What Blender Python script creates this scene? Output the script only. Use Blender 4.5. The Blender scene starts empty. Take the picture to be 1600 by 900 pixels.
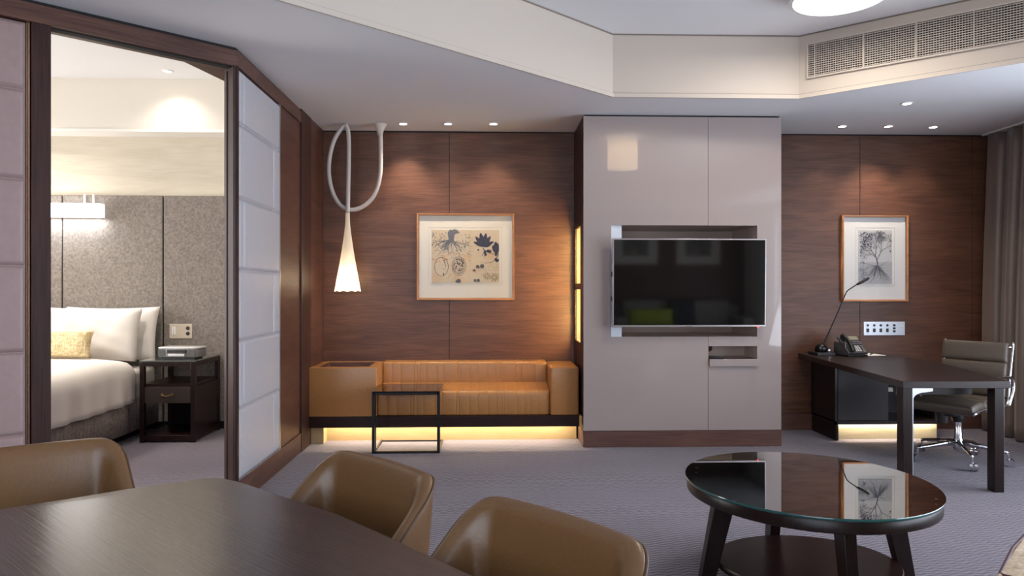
import bpy, bmesh, math, random
from mathutils import Vector, Matrix
from mathutils.geometry import tessellate_polygon
random.seed(7)
PI = math.pi
R = math.radians
SC = bpy.context.scene
COL = SC.collection

# ------------------------------------------------------------------ camera
FPX = 1120.0
CZ = 1.30
TH = R(1.89)
cam = bpy.data.cameras.new('camera')
cam.sensor_width = 36.0
cam.lens = 36.0 * FPX / 1600.0
cam.shift_y = 3.0 / 1600.0
cam.clip_start = 0.05
camo = bpy.data.objects.new('camera', cam)
COL.objects.link(camo)
camo.location = (0, 0, CZ)
camo.rotation_euler = (PI / 2, 0, -TH)
SC.camera = camo

# ------------------------------------------------------------------ view, world, large lights
SC.view_settings.view_transform = 'Standard'
SC.view_settings.look = 'None'
SC.view_settings.gamma = 1.0
SC.view_settings.use_curve_mapping = False
SC.view_settings.exposure = 0.42
W = bpy.data.worlds.new('world')
SC.world = W
W.use_nodes = True
W.node_tree.nodes['Background'].inputs[0].default_value = (0.72, 0.84, 1.0, 1)
W.node_tree.nodes['Background'].inputs[1].default_value = 1.2

WARM = (1.0, 0.73, 0.45)
WARMW = (1.0, 0.84, 0.66)
COOL = (0.83, 0.885, 1.0)


def area(name, loc, rot, sx, sy, power, color, parent=None, spread=None):
    l = bpy.data.lights.new(name, 'AREA')
    l.shape = 'RECTANGLE'
    l.size = sx
    l.size_y = sy
    l.energy = power
    l.color = color
    if spread:
        l.spread = spread
    o = bpy.data.objects.new(name, l)
    COL.objects.link(o)
    o.location = loc
    o.rotation_euler = rot
    if parent:
        o.parent = parent
    return o


def spot(name, loc, rot, power, color, angle=70, blend=0.6, size=0.03, parent=None):
    l = bpy.data.lights.new(name, 'SPOT')
    l.energy = power
    l.color = color
    l.spot_size = R(angle)
    l.spot_blend = blend
    l.shadow_soft_size = size
    o = bpy.data.objects.new(name, l)
    COL.objects.link(o)
    o.location = loc
    o.rotation_euler = rot
    if parent:
        o.parent = parent
    return o


# daylight: big window on the right wall, second one in the wall behind the camera
area('daylight_right', (4.98, 2.7, 1.5), (0, PI / 2 + R(14), 0), 2.3, 5.6, 185, COOL)
area('daylight_behind', (-1.0, -1.42, 1.5), (PI / 2 + R(12), 0, 0), 3.6, 2.2, 60, COOL)

area('bedroom_fill_light', (-6.68, 4.2, 1.7), (0, -PI / 2, 0), 2.4, 3.8, 210, (1.0, 0.95, 0.89))  # unseen light added to brighten the bedroom

# ------------------------------------------------------------------ materials
MATS = {}


def newmat(name):
    m = bpy.data.materials.new(name)
    m.use_nodes = True
    nt = m.node_tree
    b = nt.nodes['Principled BSDF']
    return m, nt, b


def plain(name, col, rough=0.5, metal=0.0, spec=0.5, coat=0.0, coat_rough=0.05, bump=0.0, bscale=60.0, var=0.0,
          sheen=0.0, emit=None, estr=0.0):
    if name in MATS:
        return MATS[name]
    m, nt, b = newmat(name)
    N, Lk = nt.nodes, nt.links
    b.inputs['Base Color'].default_value = (*col, 1)
    b.inputs['Roughness'].default_value = rough
    b.inputs['Metallic'].default_value = metal
    b.inputs['Specular IOR Level'].default_value = spec
    b.inputs['Coat Weight'].default_value = coat
    b.inputs['Coat Roughness'].default_value = coat_rough
    b.inputs['Sheen Weight'].default_value = sheen
    tc = N.new('ShaderNodeTexCoord')
    nz = N.new('ShaderNodeTexNoise')
    nz.inputs['Scale'].default_value = bscale
    nz.inputs['Detail'].default_value = 4
    Lk.new(tc.outputs['Object'], nz.inputs['Vector'])
    if var > 0:
        mp = N.new('ShaderNodeMapRange')
        mp.inputs[1].default_value = 0.3
        mp.inputs[2].default_value = 0.7
        mp.inputs[3].default_value = 1 - var
        mp.inputs[4].default_value = 1 + var
        Lk.new(nz.outputs['Fac'], mp.inputs[0])
        hs = N.new('ShaderNodeHueSaturation')
        hs.inputs['Color'].default_value = (*col, 1)
        Lk.new(mp.outputs[0], hs.inputs['Value'])
        Lk.new(hs.outputs[0], b.inputs['Base Color'])
    if bump > 0:
        bp = N.new('ShaderNodeBump')
        bp.inputs['Strength'].default_value = bump
        bp.inputs['Distance'].default_value = 0.004
        Lk.new(nz.outputs['Fac'], bp.inputs['Height'])
        Lk.new(bp.outputs[0], b.inputs['Normal'])
    if emit:
        b.inputs['Emission Color'].default_value = (*emit, 1)
        b.inputs['Emission Strength'].default_value = estr
    MATS[name] = m
    return m


def wood(name, dark, light, axis='x', rough=0.42, coat=0.0, coat_rough=0.1, bump=0.25, scale=1.0, spec=0.5, rot=0.0):
    if name in MATS:
        return MATS[name]
    m, nt, b = newmat(name)
    N, Lk = nt.nodes, nt.links
    tc = N.new('ShaderNodeTexCoord')
    mr_ = N.new('ShaderNodeMapping')
    mr_.inputs['Rotation'].default_value = (0, 0, rot)
    Lk.new(tc.outputs['Object'], mr_.inputs['Vector'])

    def mapped(along, across):
        mp = N.new('ShaderNodeMapping')
        s = [across * scale] * 3
        s['xyz'.index(axis)] = along * scale
        mp.inputs['Scale'].default_value = s
        Lk.new(mr_.outputs[0], mp.inputs['Vector'])
        return mp
    a = mapped(1.1, 7.0)
    n1 = N.new('ShaderNodeTexNoise')
    n1.inputs['Scale'].default_value = 1.6
    n1.inputs['Detail'].default_value = 5
    n1.inputs['Roughness'].default_value = 0.6
    n1.inputs['Distortion'].default_value = 0.9
    Lk.new(a.outputs[0], n1.inputs['Vector'])
    f = mapped(4.0, 170.0)
    n2 = N.new('ShaderNodeTexNoise')
    n2.inputs['Scale'].default_value = 1.0
    n2.inputs['Detail'].default_value = 3
    Lk.new(f.outputs[0], n2.inputs['Vector'])
    mx = N.new('ShaderNodeMath')
    mx.operation = 'MULTIPLY_ADD'
    mx.inputs[1].default_value = 0.45
    Lk.new(n2.outputs['Fac'], mx.inputs[0])
    m2 = N.new('ShaderNodeMath')
    m2.operation = 'MULTIPLY'
    m2.inputs[1].default_value = 0.55
    Lk.new(n1.outputs['Fac'], m2.inputs[0])
    Lk.new(m2.outputs[0], mx.inputs[2])
    cr = N.new('ShaderNodeValToRGB')
    cr.color_ramp.elements[0].position = 0.39
    cr.color_ramp.elements[0].color = (*dark, 1)
    cr.color_ramp.elements[1].position = 0.61
    cr.color_ramp.elements[1].color = (*light, 1)
    Lk.new(mx.outputs[0], cr.inputs[0])
    Lk.new(cr.outputs[0], b.inputs['Base Color'])
    b.inputs['Roughness'].default_value = rough
    b.inputs['Coat Weight'].default_value = coat
    b.inputs['Coat Roughness'].default_value = coat_rough
    b.inputs['Specular IOR Level'].default_value = spec
    bp = N.new('ShaderNodeBump')
    bp.inputs['Strength'].default_value = bump
    bp.inputs['Distance'].default_value = 0.002
    Lk.new(mx.outputs[0], bp.inputs['Height'])
    Lk.new(bp.outputs[0], b.inputs['Normal'])
    MATS[name] = m
    return m


def carpet(name='carpet'):
    if name in MATS:
        return MATS[name]
    m, nt, b = newmat(name)
    N, Lk = nt.nodes, nt.links
    tc = N.new('ShaderNodeTexCoord')
    sp = N.new('ShaderNodeSeparateXYZ')
    nzd = N.new('ShaderNodeTexNoise')
    nzd.inputs['Scale'].default_value = 14
    Lk.new(tc.outputs['Object'], nzd.inputs['Vector'])
    vm = N.new('ShaderNodeVectorMath')
    vm.operation = 'MULTIPLY_ADD'
    vm.inputs[1].default_value = (0.02, 0.02, 0)
    Lk.new(nzd.outputs['Color'], vm.inputs[0])
    Lk.new(tc.outputs['Object'], vm.inputs[2])
    Lk.new(vm.outputs[0], sp.inputs[0])

    def math_(op, a, bv=None, c=None):
        n = N.new('ShaderNodeMath')
        n.operation = op
        for i, v in enumerate((a, bv, c)):
            if v is None:
                continue
            if isinstance(v, (int, float)):
                n.inputs[i].default_value = v
            else:
                Lk.new(v, n.inputs[i])
        return n.outputs[0]
    tri = math_('PINGPONG', sp.outputs[0], 0.036)
    yy = math_('MULTIPLY_ADD', tri, 0.45, sp.outputs[1])
    ph = math_('MULTIPLY', yy, 2 * PI / 0.030)
    s = math_('SINE', ph)
    hn = math_('MULTIPLY_ADD', s, 0.5, 0.5)
    fine = N.new('ShaderNodeTexNoise')
    fine.inputs['Scale'].default_value = 260
    fine.inputs['Detail'].default_value = 2
    Lk.new(tc.outputs['Object'], fine.inputs['Vector'])
    big = N.new('ShaderNodeTexNoise')
    big.inputs['Scale'].default_value = 2.0
    Lk.new(tc.outputs['Object'], big.inputs['Vector'])
    h = math_('MULTIPLY_ADD', fine.outputs['Fac'], 0.9, hn)
    h2 = math_('MULTIPLY_ADD', big.outputs['Fac'], 0.4, h)
    cr = N.new('ShaderNodeValToRGB')
    cr.color_ramp.elements[0].position = 0.35
    cr.color_ramp.elements[0].color = (0.090, 0.073, 0.098, 1)
    cr.color_ramp.elements[1].position = 1.6 / 2.3 + 0.2
    cr.color_ramp.elements[1].color = (0.245, 0.208, 0.262, 1)
    h3 = math_('MULTIPLY', h2, 1 / 2.0)
    Lk.new(h3, cr.inputs[0])
    Lk.new(cr.outputs[0], b.inputs['Base Color'])
    b.inputs['Roughness'].default_value = 0.95
    b.inputs['Specular IOR Level'].default_value = 0.15
    b.inputs['Sheen Weight'].default_value = 0.3
    bp = N.new('ShaderNodeBump')
    bp.inputs['Strength'].default_value = 0.6
    bp.inputs['Distance'].default_value = 0.006
    Lk.new(h, bp.inputs['Height'])
    Lk.new(bp.outputs[0], b.inputs['Normal'])
    MATS[name] = m
    return m


def weave(name, c1, c2, scale, rough=0.8, bump=0.6, axes=(1, 1, 1)):
    if name in MATS:
        return MATS[name]
    m, nt, b = newmat(name)
    N, Lk = nt.nodes, nt.links
    tc = N.new('ShaderNodeTexCoord')
    mp = N.new('ShaderNodeMapping')
    mp.inputs['Scale'].default_value = axes
    Lk.new(tc.outputs['Object'], mp.inputs[0])
    v = N.new('ShaderNodeTexVoronoi')
    v.inputs['Scale'].default_value = scale
    v.inputs['Randomness'].default_value = 0.55
    Lk.new(mp.outputs[0], v.inputs['Vector'])
    n = N.new('ShaderNodeTexNoise')
    n.inputs['Scale'].default_value = scale * 0.35
    n.inputs['Detail'].default_value = 6
    Lk.new(mp.outputs[0], n.inputs['Vector'])
    mx = N.new('ShaderNodeMath')
    mx.operation = 'MULTIPLY_ADD'
    mx.inputs[1].default_value = 0.5
    Lk.new(v.outputs['Distance'], mx.inputs[0])
    Lk.new(n.outputs['Fac'], mx.inputs[2])
    cr = N.new('ShaderNodeValToRGB')
    cr.color_ramp.elements[0].position = 0.45
    cr.color_ramp.elements[0].color = (*c1, 1)
    cr.color_ramp.elements[1].position = 0.95
    cr.color_ramp.elements[1].color = (*c2, 1)
    Lk.new(mx.outputs[0], cr.inputs[0])
    Lk.new(cr.outputs[0], b.inputs['Base Color'])
    b.inputs['Roughness'].default_value = rough
    bp = N.new('ShaderNodeBump')
    bp.inputs['Strength'].default_value = bump
    bp.inputs['Distance'].default_value = 0.004
    Lk.new(mx.outputs[0], bp.inputs['Height'])
    Lk.new(bp.outputs[0], b.inputs['Normal'])
    MATS[name] = m
    return m


def glow(name, col, strength):
    if name in MATS:
        return MATS[name]
    m, nt, b = newmat(name)
    b.inputs['Base Color'].default_value = (*col, 1)
    b.inputs['Emission Color'].default_value = (*col, 1)
    b.inputs['Emission Strength'].default_value = strength
    MATS[name] = m
    return m


def glass(name, tint=(1, 1, 1), refl=1.0, rough=0.01):
    """thin pane: transparent, with a fresnel reflection on top"""
    if name in MATS:
        return MATS[name]
    m = bpy.data.materials.new(name)
    m.use_nodes = True
    nt = m.node_tree
    N, Lk = nt.nodes, nt.links
    N.clear()
    out = N.new('ShaderNodeOutputMaterial')
    mix = N.new('ShaderNodeMixShader')
    t = N.new('ShaderNodeBsdfTransparent')
    t.inputs[0].default_value = (*tint, 1)
    g = N.new('ShaderNodeBsdfGlossy')
    g.inputs['Roughness'].default_value = rough
    fr = N.new('ShaderNodeFresnel')
    fr.inputs[0].default_value = 1.5
    mu = N.new('ShaderNodeMath')
    mu.operation = 'MULTIPLY'
    mu.inputs[1].default_value = refl
    Lk.new(fr.outputs[0], mu.inputs[0])
    Lk.new(mu.outputs[0], mix.inputs[0])
    Lk.new(t.outputs[0], mix.inputs[1])
    Lk.new(g.outputs[0], mix.inputs[2])
    Lk.new(mix.outputs[0], out.inputs[0])
    MATS[name] = m
    return m


def shade_glass(name, col, emit, estr):
    """translucent lamp shade"""
    if name in MATS:
        return MATS[name]
    m = bpy.data.materials.new(name)
    m.use_nodes = True
    nt = m.node_tree
    N, Lk = nt.nodes, nt.links
    N.clear()
    out = N.new('ShaderNodeOutputMaterial')
    mix = N.new('ShaderNodeMixShader')
    mix.inputs[0].default_value = 0.6
    d = N.new('ShaderNodeBsdfDiffuse')
    d.inputs[0].default_value = (*col, 1)
    t = N.new('ShaderNodeBsdfTranslucent')
    t.inputs[0].default_value = (*col, 1)
    Lk.new(d.outputs[0], mix.inputs[1])
    Lk.new(t.outputs[0], mix.inputs[2])
    e = N.new('ShaderNodeEmission')
    e.inputs[0].default_value = (*emit, 1)
    e.inputs[1].default_value = estr
    a = N.new('ShaderNodeAddShader')
    Lk.new(mix.outputs[0], a.inputs[0])
    Lk.new(e.outputs[0], a.inputs[1])
    Lk.new(a.outputs[0], out.inputs[0])
    MATS[name] = m
    return m


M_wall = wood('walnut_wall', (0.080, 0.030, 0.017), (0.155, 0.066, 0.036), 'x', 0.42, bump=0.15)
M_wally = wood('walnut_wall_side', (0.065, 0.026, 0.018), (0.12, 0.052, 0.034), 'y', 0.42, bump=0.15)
M_post = wood('walnut_post', (0.028, 0.011, 0.009), (0.06, 0.025, 0.019), 'z', 0.45, bump=0.2, spec=0.3)
M_head = wood('walnut_header', (0.062, 0.025, 0.018), (0.145, 0.066, 0.044), 'x', 0.42, bump=0.2, rot=R(-41.5))
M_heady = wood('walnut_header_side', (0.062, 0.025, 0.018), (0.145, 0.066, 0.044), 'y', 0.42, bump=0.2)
M_base = wood('walnut_plinth', (0.085, 0.038, 0.03), (0.15, 0.07, 0.05), 'x', 0.45, bump=0.2)
M_espresso = wood('espresso_wood', (0.009, 0.004, 0.0035), (0.022, 0.0095, 0.0075), 'z', 0.32, bump=0.12, spec=0.35)
M_espx = wood('espresso_wood_long', (0.016, 0.006, 0.0045), (0.034, 0.012, 0.009), 'y', 0.32, bump=0.15, spec=0.4)
M_desk = wood('desk_wood', (0.016, 0.009, 0.008), (0.034, 0.019, 0.017), 'x', 0.34, bump=0.2)
M_dining = wood('dining_wood', (0.024, 0.011, 0.009), (0.05, 0.024, 0.018), 'x', 0.30, coat=0.8, coat_rough=0.22, bump=0.8, rot=R(43))
M_oak = wood('pale_oak', (0.42, 0.29, 0.14), (0.50, 0.36, 0.19), 'x', 0.5, bump=0.1)
M_oakg = wood('greyed_oak', (0.36, 0.30, 0.2), (0.46, 0.39, 0.28), 'x', 0.5, bump=0.1)
M_white = plain('white_paint', (0.83, 0.82, 0.83), 0.85, spec=0.2)
M_cream = plain('cream_paint', (0.80, 0.74, 0.66), 0.85, spec=0.2)
M_bedwall = wood('cream_wallcovering', (0.60, 0.53, 0.42), (0.68, 0.61, 0.50), 'x', 0.75, bump=0.15)
M_felt = plain('grey_felt', (0.225, 0.195, 0.172), 0.95, spec=0.1, bump=0.3, bscale=55, var=0.26)
M_lacq = plain('taupe_lacquer', (0.39, 0.322, 0.30), 0.28, coat=1.0, coat_rough=0.02, spec=0.5)
M_lacqin = plain('taupe_lacquer_lightened', (0.62, 0.50, 0.42), 0.4)  # lighter lining tone; recess light put into the colour
M_dark = plain('shadow_gap', (0.01, 0.008, 0.008), 0.8)
M_chrome = plain('chrome', (0.8, 0.8, 0.82), 0.12, metal=1.0)
M_alu = plain('brushed_aluminium', (0.62, 0.64, 0.68), 0.32, metal=1.0)
M_mirror = plain('mirror_strip', (0.78, 0.83, 0.9), 0.4, metal=1.0)
M_bronze = plain('bronze_strip', (0.75, 0.45, 0.30), 0.25, metal=1.0)
M_brass = plain('antique_brass', (0.35, 0.24, 0.12), 0.35, metal=1.0)
M_black = plain('black_plastic', (0.012, 0.012, 0.013), 0.4)
M_blackm = plain('black_metal', (0.012, 0.012, 0.014), 0.4, metal=0.3)
M_screen = plain('tv_screen', (0.004, 0.004, 0.004), 0.05, spec=0.7, coat=0.2)
M_panel_l = plain('white_leather', (0.52, 0.51, 0.545), 0.42, bump=0.25, bscale=30, var=0.02)
M_panel_p = plain('blush_leather', (0.36, 0.25, 0.235), 0.42, bump=0.3, bscale=24, var=0.04)
M_tan = plain('tan_leather', (0.44, 0.20, 0.065), 0.30, bump=0.25, bscale=45, var=0.05)
M_olive = plain('olive_brown_leather', (0.160, 0.077, 0.027), 0.38, bump=0.15, bscale=120, var=0.06, coat=0.2, coat_rough=0.3)
M_ol_pipe = plain('brown_piping', (0.09, 0.05, 0.025), 0.45)
M_grey_l = plain('taupe_leather', (0.105, 0.082, 0.062), 0.38, bump=0.25, bscale=30, var=0.05)
M_linen = plain('white_linen', (0.80, 0.75, 0.70), 0.9, bump=0.5, bscale=9, spec=0.2)
M_skirt = weave('grey_valance', (0.17, 0.14, 0.13), (0.33, 0.28, 0.26), 90, 0.95, 0.3)
M_gold = weave('straw_cushion', (0.36, 0.25, 0.11), (0.80, 0.66, 0.40), 70, 0.8, 1.0, (1, 3, 0.5))
M_straw = weave('tan_weave', (0.42, 0.31, 0.20), (0.72, 0.62, 0.48), 55, 0.8, 0.6)
M_maroon = plain('maroon_piping', (0.07, 0.02, 0.03), 0.6)
M_curt = plain('taupe_satin', (0.17, 0.12, 0.095), 0.36, sheen=0.3, bump=0.2, bscale=80)
M_paper = plain('white_paper', (0.85, 0.84, 0.82), 0.8)
M_mat = plain('cream_mat_board', (0.74, 0.69, 0.60), 0.8)
M_mat2 = plain('white_mat_board', (0.72, 0.71, 0.70), 0.8)
M_frame = wood('copper_frame', (0.36, 0.15, 0.06), (0.50, 0.24, 0.11), 'x', 0.35, bump=0.1)
M_ink = plain('black_ink', (0.03, 0.025, 0.05), 0.9)
M_inkg = plain('grey_ink', (0.13, 0.13, 0.15), 0.9)
M_plate = plain('steel_plate', (0.68, 0.72, 0.80), 0.35, metal=0.4)
M_rim = plain('lamp_trim', (0.8, 0.78, 0.74), 0.4)
M_tube = plain('satin_white_tube', (0.62, 0.55, 0.50), 0.35)

# ------------------------------------------------------------------ mesh builder


class MB:
    def __init__(s):
        s.v = []
        s.f = []

    def add(s, vs, fs):
        o = len(s.v)
        s.v += [tuple(p) for p in vs]
        s.f += [tuple(i + o for i in f) for f in fs]
        return s

    def box(s, x0, x1, y0, y1, z0, z1):
        vs = [(x, y, z) for z in (z0, z1) for x, y in ((x0, y0), (x1, y0), (x1, y1), (x0, y1))]
        return s.add(vs, [(3, 2, 1, 0), (4, 5, 6, 7), (0, 1, 5, 4), (1, 2, 6, 5), (2, 3, 7, 6), (3, 0, 4, 7)])

    def hexa(s, a, b):
        """a, b: two quads of 4 points (same order)"""
        return s.add(list(a) + list(b), [(3, 2, 1, 0), (4, 5, 6, 7), (0, 1, 5, 4), (1, 2, 6, 5), (2, 3, 7, 6), (3, 0, 4, 7)])

    def prism(s, poly, z0, z1):
        n = len(poly)
        vs = [(x, y, z0) for x, y in poly] + [(x, y, z1) for x, y in poly]
        fs = [tuple(range(n))[::-1], tuple(range(n, 2 * n))]
        fs += [(i, (i + 1) % n, (i + 1) % n + n, i + n) for i in range(n)]
        return s.add(vs, fs)

    def bar(s, p0, p1, w, h, up=(0, 0, 1)):
        p0, p1 = Vector(p0), Vector(p1)
        d = (p1 - p0).normalized()
        u = Vector(up)
        if abs(d.dot(u)) > 0.98:
            u = Vector((0, 1, 0))
        sx = d.cross(u).normalized()
        sz = sx.cross(d).normalized()
        q = [(-w / 2, -h / 2), (w / 2, -h / 2), (w / 2, h / 2), (-w / 2, h / 2)]
        return s.hexa([p0 + sx * a + sz * b for a, b in q], [p1 + sx * a + sz * b for a, b in q])

    def tube(s, path, r, n=12, cap=True, closed=False):
        P = [Vector(p) for p in path]
        m = len(P)
        rs = r if isinstance(r, (list, tuple)) else [r] * m
        prev = None
        vs = []
        for i in range(m):
            if closed:
                t = (P[(i + 1) % m] - P[i - 1]).normalized()
            else:
                t = (P[min(i + 1, m - 1)] - P[max(i - 1, 0)]).normalized()
            if prev is None:
                a = Vector((0, 0, 1)) if abs(t.z) < 0.9 else Vector((1, 0, 0))
                u = t.cross(a).normalized()
            else:
                u = (prev - t * prev.dot(t)).normalized()
            prev = u
            w = t.cross(u)
            for k in range(n):
                an = 2 * PI * k / n
                vs.append(P[i] + (u * math.cos(an) + w * math.sin(an)) * rs[i])
        fs = []
        for i in range(m if closed else m - 1):
            j = (i + 1) % m
            for k in range(n):
                l = (k + 1) % n
                fs.append((i * n + k, i * n + l, j * n + l, j * n + k))
        if cap and not closed:
            fs.append(tuple(range(n))[::-1])
            fs.append(tuple((m - 1) * n + k for k in range(n)))
        return s.add(vs, fs)

    def lathe(s, prof, c=(0, 0, 0), n=32, sx=1.0, sy=1.0, cap=True):
        vs = []
        fs = []
        m = len(prof)
        for r, z in prof:
            for k in range(n):
                a = 2 * PI * k / n
                vs.append((c[0] + r * sx * math.cos(a), c[1] + r * sy * math.sin(a), c[2] + z))
        for i in range(m - 1):
            for k in range(n):
                l = (k + 1) % n
                fs.append((i * n + k, i * n + l, (i + 1) * n + l, (i + 1) * n + k))
        if cap and prof[0][0] > 1e-6:
            fs.append(tuple(range(n))[::-1])
        if cap and prof[-1][0] > 1e-6:
            fs.append(tuple((m - 1) * n + k for k in range(n)))
        return s.add(vs, fs)

    def disc(s, c, r, axis='z', h=0.004, n=20):
        o = len(s.v)
        t = MB().lathe([(r, 0), (r, h)], n=n)
        for x, y, z in t.v:
            if axis == 'z':
                p = (x, y, z)
            elif axis == 'y':
                p = (x, -z, y)
            else:
                p = (-z, x, y)
            s.v.append((p[0] + c[0], p[1] + c[1], p[2] + c[2]))
        s.f += [tuple(i + o for i in f) for f in t.f]
        return s

    def grid(s, fn, nu, nv, wrapu=False, wrapv=False):
        vs = [fn(i / (nu if wrapu else nu - 1), j / (nv if wrapv else nv - 1)) for i in range(nu) for j in range(nv)]
        fs = []
        for i in range(nu if wrapu else nu - 1):
            for j in range(nv if wrapv else nv - 1):
                a, b = (i + 1) % nu, (j + 1) % nv
                fs.append((i * nv + j, a * nv + j, a * nv + b, i * nv + b))
        return s.add(vs, fs)

    def xf(s, M):
        s.v = [tuple(M @ Vector(p)) for p in s.v]
        return s

    def build(s, name, mat, parent=None, bevel=0.0, seg=2, smooth=False, sub=0, loc=None, solid=0.0):
        me = bpy.data.meshes.new(name)
        me.from_pydata(s.v, [], s.f)
        bm = bmesh.new()
        bm.from_mesh(me)
        bmesh.ops.remove_doubles(bm, verts=bm.verts, dist=1e-6)
        bmesh.ops.recalc_face_normals(bm, faces=bm.faces)
        bm.to_mesh(me)
        bm.free()
        me.materials.append(mat)
        o = bpy.data.objects.new(name, me)
        COL.objects.link(o)
        if parent:
            o.parent = parent
        if loc:
            o.location = loc
        if solid:
            md = o.modifiers.new('solid', 'SOLIDIFY')
            md.thickness = solid
            md.offset = 0
        if bevel > 0:
            md = o.modifiers.new('bevel', 'BEVEL')
            md.width = bevel
            md.segments = seg
            md.limit_method = 'ANGLE'
            md.angle_limit = R(35)
            for p in me.polygons:
                p.use_smooth = True
            me.set_sharp_from_angle(angle=R(60)) if not seg > 2 else None
        if sub:
            md = o.modifiers.new('sub', 'SUBSURF')
            md.levels = sub
            md.render_levels = sub
        if smooth:
            for p in me.polygons:
                p.use_smooth = True
            if smooth != 'all':
                me.set_sharp_from_angle(angle=R(45))
        return o


def thing(name, label, cat, loc=(0, 0, 0), rz=0.0, group=None):
    o = bpy.data.objects.new(name, None)
    o.empty_display_size = 0.1
    COL.objects.link(o)
    o.location = loc
    o.rotation_euler = (0, 0, rz)
    o['label'] = label
    o['category'] = cat
    if group:
        o['group'] = group
    return o


def tag(o, label, cat, group=None):
    o['label'] = label
    o['category'] = cat
    if group:
        o['group'] = group
    return o


def struct(o):
    o['kind'] = 'structure'
    return o


def dup(root, loc, rz, label):
    r = root.copy()
    COL.objects.link(r)
    r.location = loc
    r.rotation_euler = (0, 0, rz)
    r['label'] = label

    def rec(a, b):
        for ch in a.children:
            c = ch.copy()
            COL.objects.link(c)
            c.parent = b
            rec(ch, c)
    rec(root, r)
    return r


def smoothpath(pts, k=6):
    """Catmull-Rom through pts"""
    P = [Vector(p) for p in pts]
    P = [P[0] * 2 - P[1]] + P + [P[-1] * 2 - P[-2]]
    out = []
    for i in range(1, len(P) - 2):
        for j in range(k):
            t = j / k
            a, b, c, d = P[i - 1:i + 3]
            out.append(0.5 * ((2 * b) + (c - a) * t + (2 * a - 5 * b + 4 * c - d) * t * t + (3 * b - a - 3 * c + d) * t ** 3))
    out.append(P[-2])
    return out


# ------------------------------------------------------------------ room shell
ZC, ZT = 2.75, 3.225       # soffit and tray heights
YB = 6.56                  # timber wall
XR = 4.80
XL = -1.50
P0 = Vector((-1.503, 4.337))
U1 = Vector((-0.7485, -0.663)).normalized()
N1 = Vector((U1.y, -U1.x))         # to the bedroom side
if N1.y < 0:
    N1 = -N1
T1 = 2.95
P1 = P0 + U1 * T1
YF = -1.30
XW = P1.x
TK = 0.135

fl = MB()
fl.box(-6.6, XR + 0.2, YF - 0.2, 6.95, -0.1, 0.0)
struct(fl.build('floor', carpet()))

outer = [(XL - .05, P0.y + .02), (XL - .05, YB + .1), (XR, YB + .1), (XR, YF), (XW - .05, YF), (P1.x - .05, P1.y + .04)]
tray = [(0.934, 5.36), (2.352, 5.355), (3.95, 3.99), (3.95, 0.2), (2.9, -0.7), (-2.0, -0.7), (-2.9, 0.2), (-2.9, 2.01)]
ce = MB()


def tess(polys, z):
    pv = [Vector((x, y, z)) for pl in polys for x, y in pl]
    tr = tessellate_polygon([[Vector((x, y, 0)) for x, y in pl] for pl in polys])
    ce.add(pv, tr)


tess([outer, tray], ZC)
struct(ce.build('ceiling', M_white))
ce = MB()
tess([tray], ZT)
struct(ce.build('ceiling', M_white))
fa = MB()
for i in range(len(tray)):
    a, b = tray[i], tray[(i + 1) % len(tray)]
    fa.add([(a[0], a[1], ZC), (b[0], b[1], ZC), (b[0], b[1], ZT), (a[0], a[1], ZT)], [(0, 1, 2, 3)])
M_beige = plain('beige_paint', (0.60, 0.53, 0.46), 0.85, spec=0.2)
struct(fa.build('trim_1', M_beige))


def offset_poly(poly, d):
    n = len(poly)
    res = []
    ar = sum(poly[i][0] * poly[(i + 1) % n][1] - poly[(i + 1) % n][0] * poly[i][1] for i in range(n))
    sg = 1 if ar > 0 else -1
    for i in range(n):
        p, c, q = Vector(poly[i - 1]), Vector(poly[i]), Vector(poly[(i + 1) % n])
        d1 = (c - p).normalized()
        d2 = (q - c).normalized()
        n1 = Vector((-d1.y, d1.x)) * sg
        n2 = Vector((-d2.y, d2.x)) * sg
        bis = (n1 + n2)
        bis = bis / bis.length_squared * 2
        res.append(tuple(c + bis * d))
    return res


def ring(poly, d, z0, z1):
    q = offset_poly(poly, d)
    m = MB()
    n = len(poly)
    for i in range(n):
        j = (i + 1) % n
        m.hexa([(*poly[i], z0), (*poly[j], z0), (*q[j], z0), (*q[i], z0)],
               [(*poly[i], z1), (*poly[j], z1), (*q[j], z1), (*q[i], z1)])
    return m


struct(ring(tray, 0.014, ZC - 0.004, ZC + 0.026).build('trim_2', M_beige))
struct(ring(offset_poly(tray, 0.0005), 0.004, ZC + 0.026, ZC + 0.031).build('trim_3', plain('reveal_line', (0.25, 0.2, 0.17), 0.8)))
struct(ring(offset_poly(tray, 0.0005), 0.006, ZT - 0.009, ZT - 0.001).build('trim_4', plain('reveal_line', (0.25, 0.2, 0.17), 0.8)))  # dark strip stands in for the shadow gap at the tray top

# back timber wall: panels with hairline joints
wb = MB()
wb.box(XL - 0.05, 5.0, YB + 0.012, YB + 0.1, 0, 2.9)
struct(wb.build('wall_back', M_dark))
g = 0.005


def wpanels(xs, zs, name):
    m = MB()
    for i in range(len(xs) - 1):
        for k in range(len(zs) - 1):
            m.box(xs[i] + g / 2, xs[i + 1] - g / 2, YB, YB + 0.012, zs[k] + g / 2, zs[k + 1] - g / 2)
    return struct(m.build(name, M_wall))


wpanels([XL, -0.356, 0.80], [0.0, ZC - .012], 'wall_back_left')
wpanels([2.40, 3.457, 4.523, 4.80], [0.155, ZC - .012], 'wall_back_right')
b_ = MB().box(2.40, 4.80, YB - 0.004, YB + 0.01, 0, 0.153)
struct(b_.build('baseboard_back', M_base, bevel=0.002))

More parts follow.
